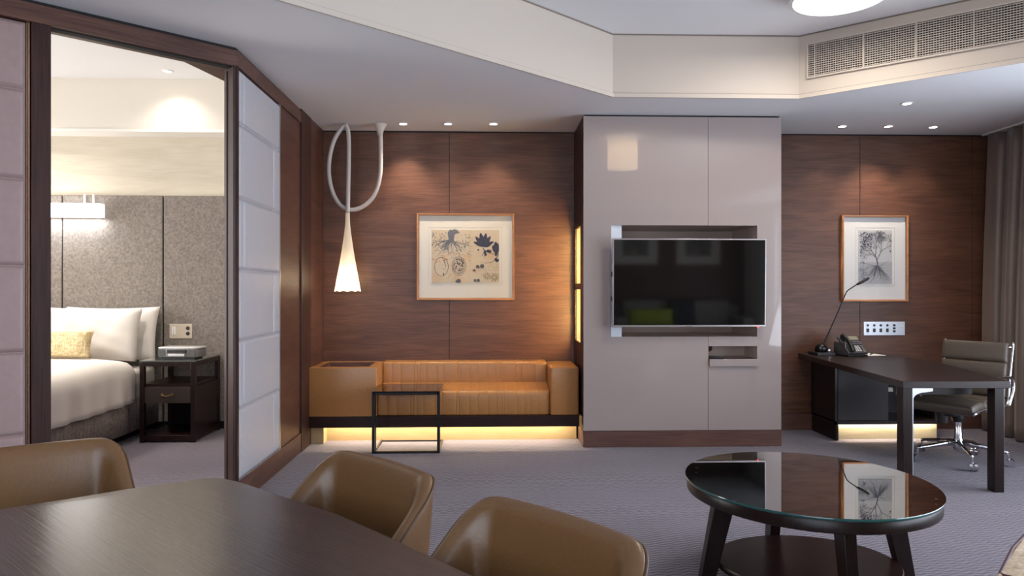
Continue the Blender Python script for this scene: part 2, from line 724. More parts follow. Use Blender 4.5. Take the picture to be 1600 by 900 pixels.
# left side wall (beside the built-in sofa): panels, post, header
m = MB()
m.box(XL - 0.06, XL - 0.0, 6.10, YB, 0.0, ZC)
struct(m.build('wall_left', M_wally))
m = MB().box(XL - 0.03, XL + 0.006, 5.79, 6.097, 0.0, ZC - .0)
struct(m.build('trim_5', M_post, bevel=0.002))
m = MB().box(XL - 0.19, XL - 0.008, 5.22, 5.80, 0.0, ZC)
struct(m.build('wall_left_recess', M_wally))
m = MB().box(XL - 0.06, XL + 0.002, 4.36, 5.79, 0.0, 0.15)
m.box(XL - 0.06, XL + 0.004, 5.22, 5.79, 0.15, 0.153)
struct(m.build('baseboard_left', M_heady, bevel=0.002))
# wall behind leather panel
m = MB().box(XL - 0.08, XL - 0.043, 4.38, 5.22, 0.15, 2.62)
m.box(XL - 0.185, XL - 0.08, 4.66, 5.22, 0.0, 2.62)
struct(m.build('wall_partition_core', M_post))


def on1(t, off=0.0):
    p = P0 + U1 * t + N1 * off
    return (p.x, p.y)


def wall1(m, t0, t1, o0, o1, z0, z1):
    a, b, c, d = on1(t0, o0), on1(t1, o0), on1(t1, o1), on1(t0, o1)
    m.hexa([(*a, z0), (*b, z0), (*c, z0), (*d, z0)], [(*a, z1), (*b, z1), (*c, z1), (*d, z1)])
    return m


# header: L over both partition walls; small overhang
hd = MB()
hz0, hz1 = 2.638, ZC - 0.02
ci = Vector(on1(0.14, TK))
hd.prism([on1(0.0, -0.004), on1(T1, -0.004), on1(T1, TK), on1(0.255, TK), (XL - 0.19, 4.66), (XL - 0.19, 5.0), (XL + 0.004, 5.0), (XL + 0.004, P0.y)][::-1], hz0, hz1)
struct(hd.build('trim_6', M_head))
hd = MB().box(XL - 0.19, XL + 0.004, 5.0, 6.10, hz0, hz1)
struct(hd.build('trim_7', M_heady))
# dark gap between header and ceiling
gp = MB()
wall1(gp, 0, T1, 0.012, 0.03, hz1, ZC)
gp.box(XL - 0.03, XL - 0.012, P0.y + .02, 6.1, hz1, ZC)
struct(gp.build('trim_8', M_dark))
# dark sliding track under the header
tr = MB()
wall1(tr, 0.02, 1.06, 0.025, 0.075, hz0 - 0.006, hz0 + 0.001)
struct(tr.build('trim_9', M_dark))
# corner and jamb posts
m = MB()
wall1(m, 0.0, 0.022, 0.0, TK, 0, hz0)
m.prism([(XL, P0.y), on1(0.0, TK), (XL - 0.185, 4.64), (XL - 0.05, 4.64), (XL - .02, 4.37)], 0, hz0)
struct(m.build('trim_10', M_post, bevel=0.002))
m = MB()
m.box(XL - 0.02, XL + 0.0, P0.y - 0.005, P0.y + 0.03, 0, hz0)
struct(m.build('trim_11', M_post, bevel=0.001))
m = MB()
wall1(m, 0.95, 1.035, 0.0, TK, 0, hz0)
struct(m.build('trim_12', M_post, bevel=0.002))
m = MB()
wall1(m, 1.040, 1.045, 0.012, 0.04, 0, hz0)
wall1(m, 1.048, 1.052, 0.016, 0.04, 0, hz0)
struct(m.build('trim_13', M_bronze))
m = MB()
wall1(m, 1.034, 1.062, 0.03, TK, 0, hz0)
wall1(m, 1.05, T1, 0.05, TK, 0, hz0)
struct(m.build('wall_partition', M_post))
m = MB()
wall1(m, 0, T1, 0.03, TK, ZC, 3.35)
m.box(XL - 0.19, XL - 0.012, P0.y + 0.1, 6.95, ZC, 3.35)
m.box(XL - 0.19, XL - 0.061, 5.8, 6.95, 0, ZC)
struct(m.build('wall_partition_upper', M_cream))
# baseboard under blush panels
m = MB()
wall1(m, 1.056, T1, 0.0, 0.05, 0, 0.15)
struct(m.build('baseboard_partition', M_head))


def leather_panel(name, mat, fn, L, rows, splits, parent_label, z0, z1):
    """padded leather tiles on a door; fn(s, off, z) -> world point"""
    zs = [z0] + rows + [z1]
    m = MB()
    seam = MB()
    for k in range(len(zs) - 1):
        a, b = zs[k], zs[k + 1]
        cuts = [0.0] + splits[k] + [L]
        for i in range(len(cuts) - 1):
            c, d = cuts[i], cuts[i + 1]
            w, h = d - c, b - a

            def f(u, v, c=c, a=a, w=w, h=h):
                s_ = c + 0.003 + (w - 0.006) * u
                z_ = a + 0.003 + (h - 0.006) * v
                e = min(u * w, (1 - u) * w, v * h, (1 - v) * h)
                e = max(0.0, min(1.0, e / 0.022))
                puff = 0.013 * (1 - (1 - e) ** 2.5)
                return fn(s_, 0.002 + puff, z_)

            def grd(n, w):
                base = [0, 0.004, 0.009, 0.016, 0.024]
                base = [x for x in base if x < w / 2]
                return [x / w for x in base] + [0.5] + [1 - x / w for x in reversed(base)]
            gu, gv = grd(5, w), grd(5, h)
            vs = [f(u, v) for u in gu for v in gv]
            nv = len(gv)
            fs = [(i_ * nv + j, (i_ + 1) * nv + j, (i_ + 1) * nv + j + 1, i_ * nv + j + 1) for i_ in range(len(gu) - 1) for j in range(nv - 1)]
            m.add(vs, fs)
            # twin stitch line above each joint
            if k > 0:
                for dz in (0.016, 0.021):
                    seam.bar(fn(c + .004, 0.0142, a + dz), fn(d - .004, 0.0142, a + dz), 0.0022, 0.0022)
    o = m.build(name, mat, smooth='all')
    struct(o)
    seam.build('stitching', plain('stitch_' + name, tuple(x * 0.8 for x in mat.node_tree.nodes['Principled BSDF'].inputs['Base Color'].default_value[:3]), 0.6), o)
    bk = MB()
    p = [fn(0, 0.0, z0), fn(L, 0.0, z0), fn(L, 0.0, z1), fn(0, 0.0, z1)]
    q = [fn(0, -0.03, z0), fn(L, -0.03, z0), fn(L, -0.03, z1), fn(0, -0.03, z1)]
    bk.hexa(p, q)
    bk.build('door_core', mat, o)
    return o


ROWS = [0.58, 0.99, 1.42, 1.85, 2.295]
leather_panel('door_1', M_panel_l, lambda s_, o_, z: (XL - 0.012 + o_, 4.37 + s_, z), 0.845, ROWS,
              [[0.69], [0.075], [0.69], [0.085], [0.69], [0.075]][:6], '', 0.157, 2.63)
leather_panel('door_2', M_panel_p, lambda s_, o_, z: (*on1(1.056 + s_, 0.02 - o_), z), 1.7, ROWS,
              [[1.0], [0.8], [1.0], [0.8], [1.0], [0.8]], '', 0.157, 2.63)
m = MB().box(XL - 0.02, XL + 0.001, 5.215, 5.23, 0.15, 2.638)
m.box(XL - 0.02, XL + 0.001, 4.366, 5.215, 0.150, 0.157)
struct(m.build('trim_14', M_alu))

# remaining walls of the living room
m = MB()
m.box(XW - 0.1, XW, YF, P1.y + .1, 0, 3.35)
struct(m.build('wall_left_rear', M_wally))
m = MB()
m.box(XW, -2.9, YF - 0.1, YF, 0, 3.3)
m.box(0.9, XR, YF - 0.1, YF, 0, 3.3)
m.box(-2.9, 0.9, YF - 0.1, YF, 0, 0.35)
m.box(-2.9, 0.9, YF - 0.1, YF, 2.6, 3.3)
struct(m.build('wall_front', M_wall))
m = MB()
m.box(XR, XR + 0.1, YF, -0.2, 0, 3.3)
m.box(XR, XR + 0.1, 5.6, YB + 0.1, 0, 3.3)
m.box(XR, XR + 0.1, -0.2, 5.6, 0, 0.3)
m.box(XR, XR + 0.1, -0.2, 5.6, 2.65, 3.3)
struct(m.build('wall_right', M_cream))


def window(name, x0, x1, y0, y1, z0, z1, n, axis):
    fr = MB()
    t = 0.05
    if axis == 'x':     # plane normal along x
        fr.box(x0, x1, y0, y1, z0, z0 + t)
        fr.box(x0, x1, y0, y1, z1 - t, z1)
        for i in range(n + 1):
            y = y0 + (y1 - y0 - t) * i / n
            fr.box(x0, x1, y, y + t, z0 + t, z1 - t)
    else:
        fr.box(x0, x1, y0, y1, z0, z0 + t)
        fr.box(x0, x1, y0, y1, z1 - t, z1)
        for i in range(n + 1):
            x = x0 + (x1 - x0 - t) * i / n
            fr.box(x, x + t, y0, y1, z0 + t, z1 - t)
    o = struct(fr.build(name, M_alu))
    gl = MB()
    if axis == 'x':
        gl.box((x0 + x1) / 2 - .002, (x0 + x1) / 2 + .002, y0, y1, z0, z1)
    else:
        gl.box(x0, x1, (y0 + y1) / 2 - .002, (y0 + y1) / 2 + .002, z0, z1)
    gl.build('glass_pane', glass('window_glass', (0.97, 0.99, 1.0), 0.6), o)
    return o


window('window_1', XR + 0.02, XR + 0.08, -0.2, 5.6, 0.3, 2.65, 4, 'x')
window('window_2', -2.9, 0.9, YF - 0.08, YF - 0.02, 0.35, 2.6, 3, 'y')

# ------------------------------------------------------------------ bedroom shell
YBB = 6.83
m = MB().box(-6.5, XL - 0.19, YBB, YBB + 0.1, 0, 3.4)
struct(m.build('wall_bedroom_back', M_bedwall))
m = MB().box(-6.5, XL - 0.19, 6.62, YBB, 2.755, 3.22)
struct(m.build('trim_15', M_cream))
m = MB().box(-6.5, XL - 0.19, 6.608, 6.83, 2.735, 2.76)
struct(m.build('trim_16', plain('white_bead', (0.85, 0.82, 0.78), 0.6)))
m = MB()
m.box(-6.6, -6.5, 1.9, 2.3, 0, 3.4)
m.box(-6.6, -6.5, 6.1, 6.93, 0, 3.4)
m.box(-6.6, -6.5, 2.3, 6.1, 0, 0.5)
m.box(-6.6, -6.5, 2.3, 6.1, 2.9, 3.4)
struct(m.build('wall_bedroom_left', M_bedwall))
window('added_window', -6.58, -6.52, 2.3, 6.1, 0.5, 2.9, 3, 'x')  # unseen window, added as an opening for the bedroom fill light
m = MB().box(-6.6, XW - 0.1, 1.9, 2.0, 0, 3.4)
struct(m.build('wall_bedroom_front', M_bedwall))
m = MB().prism([(-6.5, 2.0), (XW - .1, 2.0), on1(T1, TK), on1(0.255, TK), (XL - .19, 4.66), (XL - .19, YBB), (-6.5, YBB)], 3.22, 3.3)
struct(m.build('ceiling_bedroom', M_white))
m = MB().box(-6.5, XL - 0.19, YBB - 0.012, YBB, 0, 0.07)
struct(m.build('baseboard_bedroom', M_dark))

# felt headboard panels
hb = thing('headboard', 'grey felt wall headboard in tall panels behind the bed', 'headboard', (-4.0, YBB, 0))
xs = [-5.9, -4.87, -3.953, -3.031, -1.72]
for i in range(4):
    MB().box(xs[i] + 0.006 + 4.0, xs[i + 1] - 0.006 + 4.0, -0.045, -0.002, 0.07, 2.18).build('felt_panel', M_felt, hb, bevel=0.008)
MB().box(-1.9, 2.25, -0.012, -0.001, 0.07, 2.17).build('backing', M_dark, hb)

# ------------------------------------------------------------------ downlights


def downlight(name, x, y, z, label, group, power, tilt=0.0, ang=84, col=WARMW, r=0.042, lit=14.0, tx=0.0):
    t = thing(name, label, 'ceiling light', (x, y, z), 0, group)
    MB().lathe([(r * 0.72, -0.001), (r * 0.78, -0.007), (r, -0.006), (r * 1.06, 0.0)], n=28).build('trim_ring', M_rim, t, smooth=True)
    MB().lathe([(r * 0.74, -0.0045), (r * 0.74, -0.001)], n=24).build('lens', glow('lens_glow', (1.0, 0.93, 0.82), lit), t)
    if power > 0:
        spot('spot_lamp', (0, 0, -0.02), (R(tilt), R(tx), 0), power, col, ang, 1.0, 0.03, t)
    return t


G1 = 'ceiling downlights above the sofa wall'
downlight('downlight', -0.742, 6.274, ZC, 'round ceiling downlight beside the looping pendant lamp, leftmost of three over the sofa', G1, 42, 12)
downlight('downlight', -0.351, 6.261, ZC, 'round ceiling downlight in the middle of three over the sofa', G1, 16, 10)
downlight('downlight', 0.044, 6.248, ZC, 'round ceiling downlight nearest the television cabinet, rightmost of three over the sofa', G1, 34, 10)
G2 = 'ceiling downlights above the desk'
downlight('downlight', 3.13, 6.244, ZC, 'round ceiling downlight over the desk, leftmost of the row of three', G2, 12, 8)
downlight('downlight', 3.538, 6.23, ZC, 'round ceiling downlight over the desk, middle of the row of three', G2, 42, 12)
downlight('downlight', 3.95, 6.242, ZC, 'round ceiling downlight over the desk, rightmost of the row of three', G2, 12, 10)
downlight('downlight', 3.246, 5.458, ZC, 'single round ceiling downlight set forward of the row over the desk', G2, 10, 0)
downlight('downlight', -2.81, 6.38, 3.22, 'bright recessed downlight in the bedroom ceiling', None, 16, 4, 120, (1, .93, .82))
for bx, by, pw, lb in ((-4.3, 6.0, 100, 'over the pillows'), (-3.0, 5.0, 100, 'over the bed edge'), (-4.6, 4.6, 90, 'over the middle of the bed'), (-3.6, 3.4, 25, 'over the foot of the bed')):  # out-of-view downlights added to make the bedroom brighter
    downlight('downlight', bx, by, 3.22, 'added bedroom fill downlight ' + lb + ', hidden by the door header', 'added unseen bedroom fill downlights', pw * 0.85, 0, 130, (1, .91, .80), lit=8)

# disc ceiling light in the tray
dl = thing('ceiling_disc_light', 'large round white flush ceiling light in the raised ceiling', 'ceiling light', (2.2, 4.42, ZT))
MB().lathe([(0.300, 0.0), (0.304, -0.07), (0.300, -0.098), (0.276, -0.104), (0.272, -0.09), (0.272, -0.02)], n=64).build('rim', M_rim, dl, smooth=True)
MB().lathe([(0.0, -0.108), (0.15, -0.107), (0.24, -0.102), (0.274, -0.092)], n=64).build('diffuser', glow('disc_glow', (1.0, 0.96, 0.9), 6.0), dl, smooth='all')
area('disc_lamp', (0, 0, -0.135), (0, 0, 0), 0.5, 0.5, 14, (1, .9, .78), dl)

# drum pendant (seen mirrored in the lacquer)
dp = thing('drum_pendant', 'white fabric drum pendant lamp mirrored in the glossy cabinet', 'pendant lamp', (1.70, 2.75, ZT))
MB().tube([(0, 0, 0), (0, 0, -0.07)], 0.004).build('cord', M_alu, dp)
MB().lathe([(0.055, -0.001), (0.055, -0.02), (0.01, -0.025)], n=24).build('canopy', M_rim, dp, smooth=True)
MB().grid(lambda u, v: (0.19 * math.cos(2 * PI * u), 0.19 * math.sin(2 * PI * u), -0.07 - 0.32 * v), 48, 2, wrapu=True).build('lamp_shade', shade_glass('drum_fabric', (0.85, 0.75, 0.6), (1, .75, .5), 2.2), dp, smooth='all')
MB().tube([(-0.19, 0, -0.075), (0.19, 0, -0.075)], 0.003, 6).build('spider', M_alu, dp)
for sx in (-0.055, 0.055):
    MB().lathe([(0.0, -0.18), (0.022, -0.195), (0.03, -0.22), (0.022, -0.245), (0.0, -0.26)], c=(sx, 0, 0), n=16).build('bulb', glow('bulb_glow', (1, .85, .6), 30), dp, smooth='all')
pl_ = bpy.data.lights.new('drum_lamp', 'POINT')
pl_.energy = 9
pl_.color = WARMW
pl_.shadow_soft_size = 0.03
po = bpy.data.objects.new('drum_lamp', pl_)
COL.objects.link(po)
po.parent = dp
po.location = (0, 0, -0.22)

# ------------------------------------------------------------------ air grille
gd = Vector((3.95 - 2.352, 3.99 - 5.355)).normalized()
gn = Vector((gd.y, -gd.x))
if gn.y > 0:
    gn = -gn
ag = thing('air_grille', 'long slatted metal air grille in the sloping face of the raised ceiling', 'air vent', (2.352, 5.355, 0), math.atan2(gd.y, gd.x))
# local x along the fascia, local -y towards the room
gx0, gx1, gz0, gz1 = 0.072, 2.0, 2.895, 3.135
MB().box(gx0, gx1, -0.006, -0.002, gz0, gz1).build('backing', M_dark, ag)
m = MB()
for (a, b, c, d) in ((gx0 - .012, gx1, gz0 - .012, gz0), (gx0 - .012, gx1, gz1, gz1 + .012), (gx0 - .012, gx0, gz0, gz1), (gx1, gx1 + .012, gz0 - .012, gz1 + .012)):
    m.box(a, b, -0.022, -0.0015, c, d)
m.build('frame', M_beige, ag, bevel=0.002)
m = MB()
k = 15
for i in range(k):
    z = gz0 + (gz1 - gz0) * (i + 0.5) / k
    m.box(gx0, gx1, -0.018, -0.010, z - 0.0024, z + 0.0024)
m.build('slats', M_beige, ag)
m = MB()
x = gx0 + 0.008
while x < gx1:
    m.box(x, x + 0.003, -0.013, -0.006, gz0, gz1)
    x += 0.0165
m.build('blades', M_beige, ag)
for x in (0.118, 0.453, 0.785, 1.121, 1.45, 1.78):
    MB().box(x - 0.0035, x + 0.0035, -0.021, -0.006, gz0, gz1).build('divider', M_beige, ag)

# ------------------------------------------------------------------ television cabinet
cx0, cx1, cy = 0.785, 2.437, 5.89
cb = thing('media_cabinet', 'tall glossy taupe wall cabinet with a walnut plinth behind the television', 'cabinet', (cx0, cy, 0))
CW = cx1 - cx0
CD = YB - cy - 0.002
rx0, rx1, rz0, rz1 = 1.014 - cx0, 2.234 - cx0, 0.912, 1.835
sx_ = 1.822 - cx0
nx0, nz0, nz1 = 1.826 - cx0, 0.667, 0.833
zt = ZC - 0.016
z0 = 0.137
ft = 0.02
gp_ = 0.003
m = MB()
m.box(0, sx_ - gp_ / 2, 0, ft, rz1, zt)
m.box(0, rx0, 0, ft, rz0, rz1)
m.box(0, sx_ - gp_ / 2, 0, ft, z0, rz0)
m.build('left_door', M_lacq, cb)
m = MB()
m.box(sx_ + gp_ / 2, CW, 0, ft, rz1, zt)
m.box(rx1, CW, 0, ft, rz0, rz1)
m.box(sx_ + gp_ / 2, CW, 0, ft, nz1, rz0)
m.box(rx1, CW, 0, ft, nz0, nz1)
m.box(sx_ + gp_ / 2, CW, 0, ft, z0, nz0)
m.build('right_door', M_lacq, cb)
# recess lining
m = MB()
rd = CD - 0.05
m.box(rx0, rx1, rd, rd + 0.01, rz0, rz1)
m.box(rx0, rx1, ft, rd, rz1, rz1 + 0.01)
m.box(rx0, rx1, ft, rd, rz0 - 0.01, rz0)
m.box(rx1, rx1 + 0.01, ft, rd, rz0, rz1)
m.box(rx0 - 0.01, rx0, ft, rd, rz0, rz1)
m.build('television_recess', M_lacqin, cb)
m = MB()
m.box(nx0, rx1, 0.30, 0.31, nz0, nz1)
m.box(nx0, rx1, ft, 0.30, nz1, nz1 + 0.008)
m.box(rx1, rx1 + 0.008, ft, 0.30, nz0, nz1)
m.box(nx0 - 0.008, nx0, ft, 0.30, nz0, nz1)
m.box(nx0, rx1, ft, 0.30, nz0 + 0.045, nz0 + 0.06)
m.build('shelf_niche', M_lacqin, cb)
MB().box(nx0 + 0.004, rx1 + 0.004, -0.02, 0.10, nz0, nz0 + 0.06).build('pull_out_tray', M_lacq, cb, bevel=0.001)
MB().disc((nx0 + 0.095, 0.30, nz0 + 0.125), 0.03, 'y', 0.004).build('cable_hole', M_black, cb)
MB().box(rx0 + 0.001, rx0 + 0.092, 0.03, 0.036, rz0, rz1).build('mirror_strip', M_mirror, cb)
MB().box(sx_ - .01, sx_ + .01, ft, ft + 0.004, z0, rz0).build('joint_backing', M_bronze, cb)
MB().box(sx_ - .01, sx_ + .01, ft, ft + 0.004, rz1, zt).build('joint_backing', M_bronze, cb)
MB().box(-0.002, CW + 0.002, -0.004, CD, 0, z0 - 0.004).build('plinth', M_base, cb, bevel=0.002)
MB().box(0.01, CW - 0.01, 0.02, CD, zt, ZC - 0.001).build('shadow_gap', M_dark, cb)
MB().box(CW - 0.012, CW, ft, CD, z0, zt).build('side_panel', M_post, cb)
# left side: walnut panel with two lit niches
ny0, ny1 = 6.10 - cy, 6.47 - cy
m = MB()
zz = [(1.355, 1.845), (0.85, 1.305)]
t = 0.016
m.box(0, t, ft, ny0, z0, zt)
m.box(0, t, ny1, CD, z0, zt)
m.box(0, t, ny0, ny1, zz[0][1], zt)
m.box(0, t, ny0, ny1, zz[1][1], zz[0][0])
m.box(0, t, ny0, ny1, z0, zz[1][0])
m.build('side_panel', M_post, cb)
for a, b in zz:
    n_ = MB()
    n_.box(0.13, 0.135, ny0, ny1, a, b)
    n_.box(t, 0.13, ny0 - 0.005, ny0, a, b)
    n_.box(t, 0.13, ny1, ny1 + 0.005, a, b)
    n_.box(t, 0.13, ny0, ny1, a - 0.005, a)
    n_.box(t, 0.13, ny0, ny1, b, b + 0.005)
    no = n_.build('lit_niche', plain('niche_cream', (0.85, 0.74, 0.5), 0.5), cb)
    MB().box(0.11, 0.126, ny0 + .01, ny0 + 0.03, a, b).build('light_strip', glow('niche_glow', (1.0, 0.88, 0.62), 2.2), no)
    area('niche_lamp', (0.118, ny0 + 0.09, (a + b) / 2), (PI / 2, 0, -PI / 2 + R(-38)), 0.05, b - a - .04, 14, (1.0, 0.82, 0.48), no)

# television
tvx0, tvx1 = 1.008, 2.278
tvw = tvx1 - tvx0
tvh = 0.722
tv = thing('television', 'large flat screen television with thin silver frame mounted on the glossy cabinet', 'television', ((tvx0 + tvx1) / 2, 5.80, 1.358))
tv.rotation_euler = (R(1.0), 0, R(0.5))
MB().box(-tvw / 2, tvw / 2, 0.0, 0.03, -tvh / 2, tvh / 2).build('frame', plain('silver_bezel', (0.55, 0.5, 0.5), 0.3, metal=0.8), tv, bevel=0.003)
MB().box(-tvw / 2 + 0.011, tvw / 2 - 0.011, -0.0015, 0.001, -tvh / 2 + 0.015, tvh / 2 - 0.011).build('screen', M_screen, tv)
MB().box(-tvw / 2 + 0.15, tvw / 2 - 0.15, 0.03, 0.06, -tvh / 2 + 0.08, tvh / 2 - 0.12).build('back_cover', M_black, tv, bevel=0.01)
MB().box(-0.15, 0.15, 0.06, 0.58, -0.10, 0.10).build('wall_mount', M_blackm, tv)
MB().box(-0.03, 0.03, -0.004, 0.0, -tvh / 2 + 0.001, -tvh / 2 + 0.009).build('badge', M_chrome, tv)
MB().disc((tvw / 2 - 0.07, -0.001, -tvh / 2 - 0.002), 0.006, 'y', 0.004).build('power_light', glow('red_led', (1, 0.03, 0.03), 3), tv)
m = MB()
m.box(-tvw / 2 - 0.006, -tvw / 2 + .004, 0.012, 0.028, 0.05, 0.09)
m.build('side_connector', M_blackm, tv)
m = MB()
m.box(-tvw / 2 - 0.006, -tvw / 2 + .004, 0.012, 0.028, -0.15, -0.11)
m.build('side_connector', M_blackm, tv)
# remote
rm = thing('remote_control', 'black remote control lying in the small cabinet niche below the television', 'remote', (1.90, 5.96, nz0 + 0.0602), R(70))
MB().box(-0.022, 0.022, -0.075, 0.075, 0, 0.016).build('body', M_black, rm, bevel=0.005)
m = MB()
for i in range(3):
    for j in range(5):
        m.box(-0.015 + i * 0.011, -0.008 + i * 0.011, -0.06 + j * 0.016, -0.052 + j * 0.016, 0.016, 0.018)
m.build('buttons', M_inkg, rm)

# ------------------------------------------------------------------ built-in sofa
sf = thing('banquette_sofa', 'tan leather built-in sofa on a dark floating base with lit plinth', 'sofa', (XL, 6.03, 0))
SW = 0.775 - XL - 0.002
b0 = 0.24
D = YB - 6.03 - 0.002
m = MB().box(0.003, SW - 0.006, 0.0, 0.022, 0.148, b0)
m.box(0.003, SW - 0.006, 0.022, D, b0 - 0.02, b0)
m.build('base', M_espx, sf)
MB().box(0.11, SW - 0.006, 0.20, 0.22, 0, b0 - 0.021).build('plinth', M_oak, sf)
MB().box(0.004, 0.11, 0.07, 0.22, 0, b0 - 0.021).build('plinth', M_oak, sf)
led = MB().box(0.12, SW - 0.02, 0.125, 0.137, 0.208, b0 - 0.02).build('light_strip', glow('led_glow', (1.0, 0.8, 0.45), 9), sf)
area('sofa_led', (SW / 2 + .03, 0.131, 0.206), (0, 0, 0), SW - 0.2, 0.015, 10, (1.0, 0.85, 0.60), led)
# left box with tray
bx = 0.565
m = MB()
m.box(0.003, bx, 0, 0.055, b0, 0.65)
m.box(0.003, 0.06, 0.055, D - .03, b0, 0.65)
m.box(bx - 0.075, bx, 0.055, D - .03, b0, 0.65)
m.box(0.003, bx, D - 0.03, D, b0, 0.65)
m.box(0.05, bx - 0.06, 0.05, D - .02, b0, 0.585)
bm_ = bmesh.new()
# merged outline built as ring + floor
ob = MB()
o_ = [(0.003, 0), (bx, 0), (bx, D), (0.003, D)]
i_ = [(0.065, 0.055), (bx - 0.08, 0.055), (bx - 0.08, D - 0.035), (0.065, D - 0.035)]
ob.v = [(x, y, b0) for x, y in o_] + [(x, y, 0.652) for x, y in o_] + [(x, y, 0.652) for x, y in i_] + [(x, y, 0.60) for x, y in i_]
ob.f = [(3, 2, 1, 0)] + [(k, (k + 1) % 4, (k + 1) % 4 + 4, k + 4) for k in range(4)] + \
       [(k + 4, (k + 1) % 4 + 4, (k + 1) % 4 + 8, k + 8) for k in range(4)] + \
       [(k + 8, (k + 1) % 4 + 8, (k + 1) % 4 + 12, k + 12) for k in range(4)] + [(12, 13, 14, 15)]
ob.build('arm_box', M_tan, sf, bevel=0.008, seg=3)
tri_ = MB()
tri_.v = [(x, y, 0.653) for x, y in i_] + [(x, y, 0.606) for x, y in i_]
i2 = [(0.085, 0.075), (bx - 0.10, 0.075), (bx - 0.10, D - 0.055), (0.085, D - 0.055)]
tri_.box(i_[0][0], i_[1][0], i_[0][1], i_[0][1] + 0.01, 0.602, 0.648)
tri_.box(i_[0][0], i_[1][0], i_[2][1] - 0.01, i_[2][1], 0.602, 0.648)
tri_.box(i_[0][0], i_[0][0] + 0.01, i_[0][1], i_[2][1], 0.602, 0.648)
tri_.box(i_[1][0] - 0.01, i_[1][0], i_[0][1], i_[2][1], 0.602, 0.648)
tri_.box(i_[0][0], i_[1][0], i_[0][1], i_[2][1], 0.600, 0.612)
tri_.v = tri_.v[8:]
tri_.f = [tuple(k - 8 for k in f) for f in tri_.f]
tri_.build('tray_insert', M_base, sf)
ax0 = 0.523 - XL
MB().box(ax0, SW - 0.008, 0, D, b0, 0.65).build('arm_box', M_tan, sf, bevel=0.018, seg=4)
# channelled seat and back: cross-section swept along x with pinched seams
sx0, sx1 = bx + 0.002, ax0 - 0.002
L = sx1 - sx0
seams = [0.055, 0.11, 0.19, 0.205, 0.225, 0.265, 0.33, 0.37, 0.455, 0.47, 0.53, 0.58, 0.64, 0.69, 0.72, 0.735, 0.75, 0.81, 0.85, 0.885, 0.93]


def swept(prof, name, cen):
    us = [0.0, 0.004, 0.012]
    for s_ in seams:
        us += [s_ - 0.006, s_ - 0.002, s_, s_ + 0.002, s_ + 0.006]
    us += [0.988, 0.996, 1.0]
    us = sorted(set(us))
    m = MB()
    n = len(prof)
    for u in us:
        d = min(abs(u - s_) for s_ in seams) * L
        pin = 0.0026 * math.exp(-(d / 0.0035) ** 2)
        e = min(u, 1 - u) * L
        pin += 0.012 * max(0, 1 - e / 0.012) ** 2
        for (y, z) in prof:
            v = Vector((y - cen[0], z - cen[1]))
            q = v.normalized() * pin
            m.v.append((sx0 + L * u, y - q.x, z - q.y))
    for i in range(len(us) - 1):
        for j in range(n):
            l = (j + 1) % n
            m.f.append((i * n + j, (i + 1) * n + j, (i + 1) * n + l, i * n + l))
    m.f.append(tuple(range(n)))
    m.f.append(tuple((len(us) - 1) * n + j for j in range(n))[::-1])
    return m.build(name, M_tan, sf, smooth='all')


def rrect(y0, y1, za, zb, r, k=5, top0=0.0):
    pts = []
    for (cx, cz, a0) in ((y1 - r, zb - r, 0), (y0 + r, zb - r + top0, 90), (y0 + r * .3, za + r * .3, 180), (y1 - r * .3, za + r * .3, 270)):
        rr = r if a0 < 180 else r * .3
        for i in range(k):
            a = R(a0 + 90 * i / (k - 1))
            pts.append((cx + rr * math.cos(a), cz + rr * math.sin(a)))
    return pts


swept(rrect(0.035, 0.38, b0, 0.482, 0.045, top0=-0.034), 'seat_cushion', (0.2, 0.34))
swept(rrect(0.335, D, b0 + 0.1, 0.665, 0.03), 'backrest', (0.43, 0.5))

# ------------------------------------------------------------------ C-shaped side table
st = thing('side_table', 'small black metal side table with smoked glass top in front of the tan sofa', 'side table', (-0.655, 5.72, 0))
hw = 0.258
q = 0.011
fm = MB()
for s_ in (-1, 1):
    fm.box(s_ * hw - q, s_ * hw + q, 0, 2 * q, 0.0, 0.485)
    fm.box(s_ * hw - q * .7, s_ * hw + q * .7, 0.085, 0.085 + q * 1.4, 0.0, 0.485)
    fm.box(s_ * hw - q * .7, s_ * hw + q * .7, 2 * q, 0.46, 0.0, q * 1.4)
    fm.box(s_ * hw - q * .7, s_ * hw + q * .7, 2 * q, 0.46, 0.475, 0.485)
fm.box(-hw, hw, 0, 2 * q, 0.0, 1.6 * q)
fm.box(-hw, hw, 0, 2 * q, 0.465, 0.485)
fm.box(-hw, hw, 0.46 - q, 0.46, 0.0, q)
fm.box(-hw, hw, 0.46 - q, 0.46, 0.475, 0.485)
fm.build('frame', M_blackm, st)
MB().box(-hw - q, hw + q, 0, 0.46, 0.4855, 0.4935).build('glass_top', glass('smoked_glass', (0.42, 0.36, 0.33), 1.4), st)

# ------------------------------------------------------------------ looping pendant lamp
pend = thing('looping_pendant_lamp', 'white pendant lamp with a looped flexible stem and glowing trumpet shade', 'pendant lamp', (-1.235, 6.28, ZC))


def px2(x, y, Y=6.28, dy=0.0):
    a = (x - 800) / FPX
    s_, c_ = math.sin(TH), math.cos(TH)
    rx, ry, rz = s_ + a * c_, c_ - a * s_, (453 - y) / FPX
    t_ = (Y + dy) / ry
    return (rx * t_ + 1.235, dy, CZ + rz * t_ - ZC)


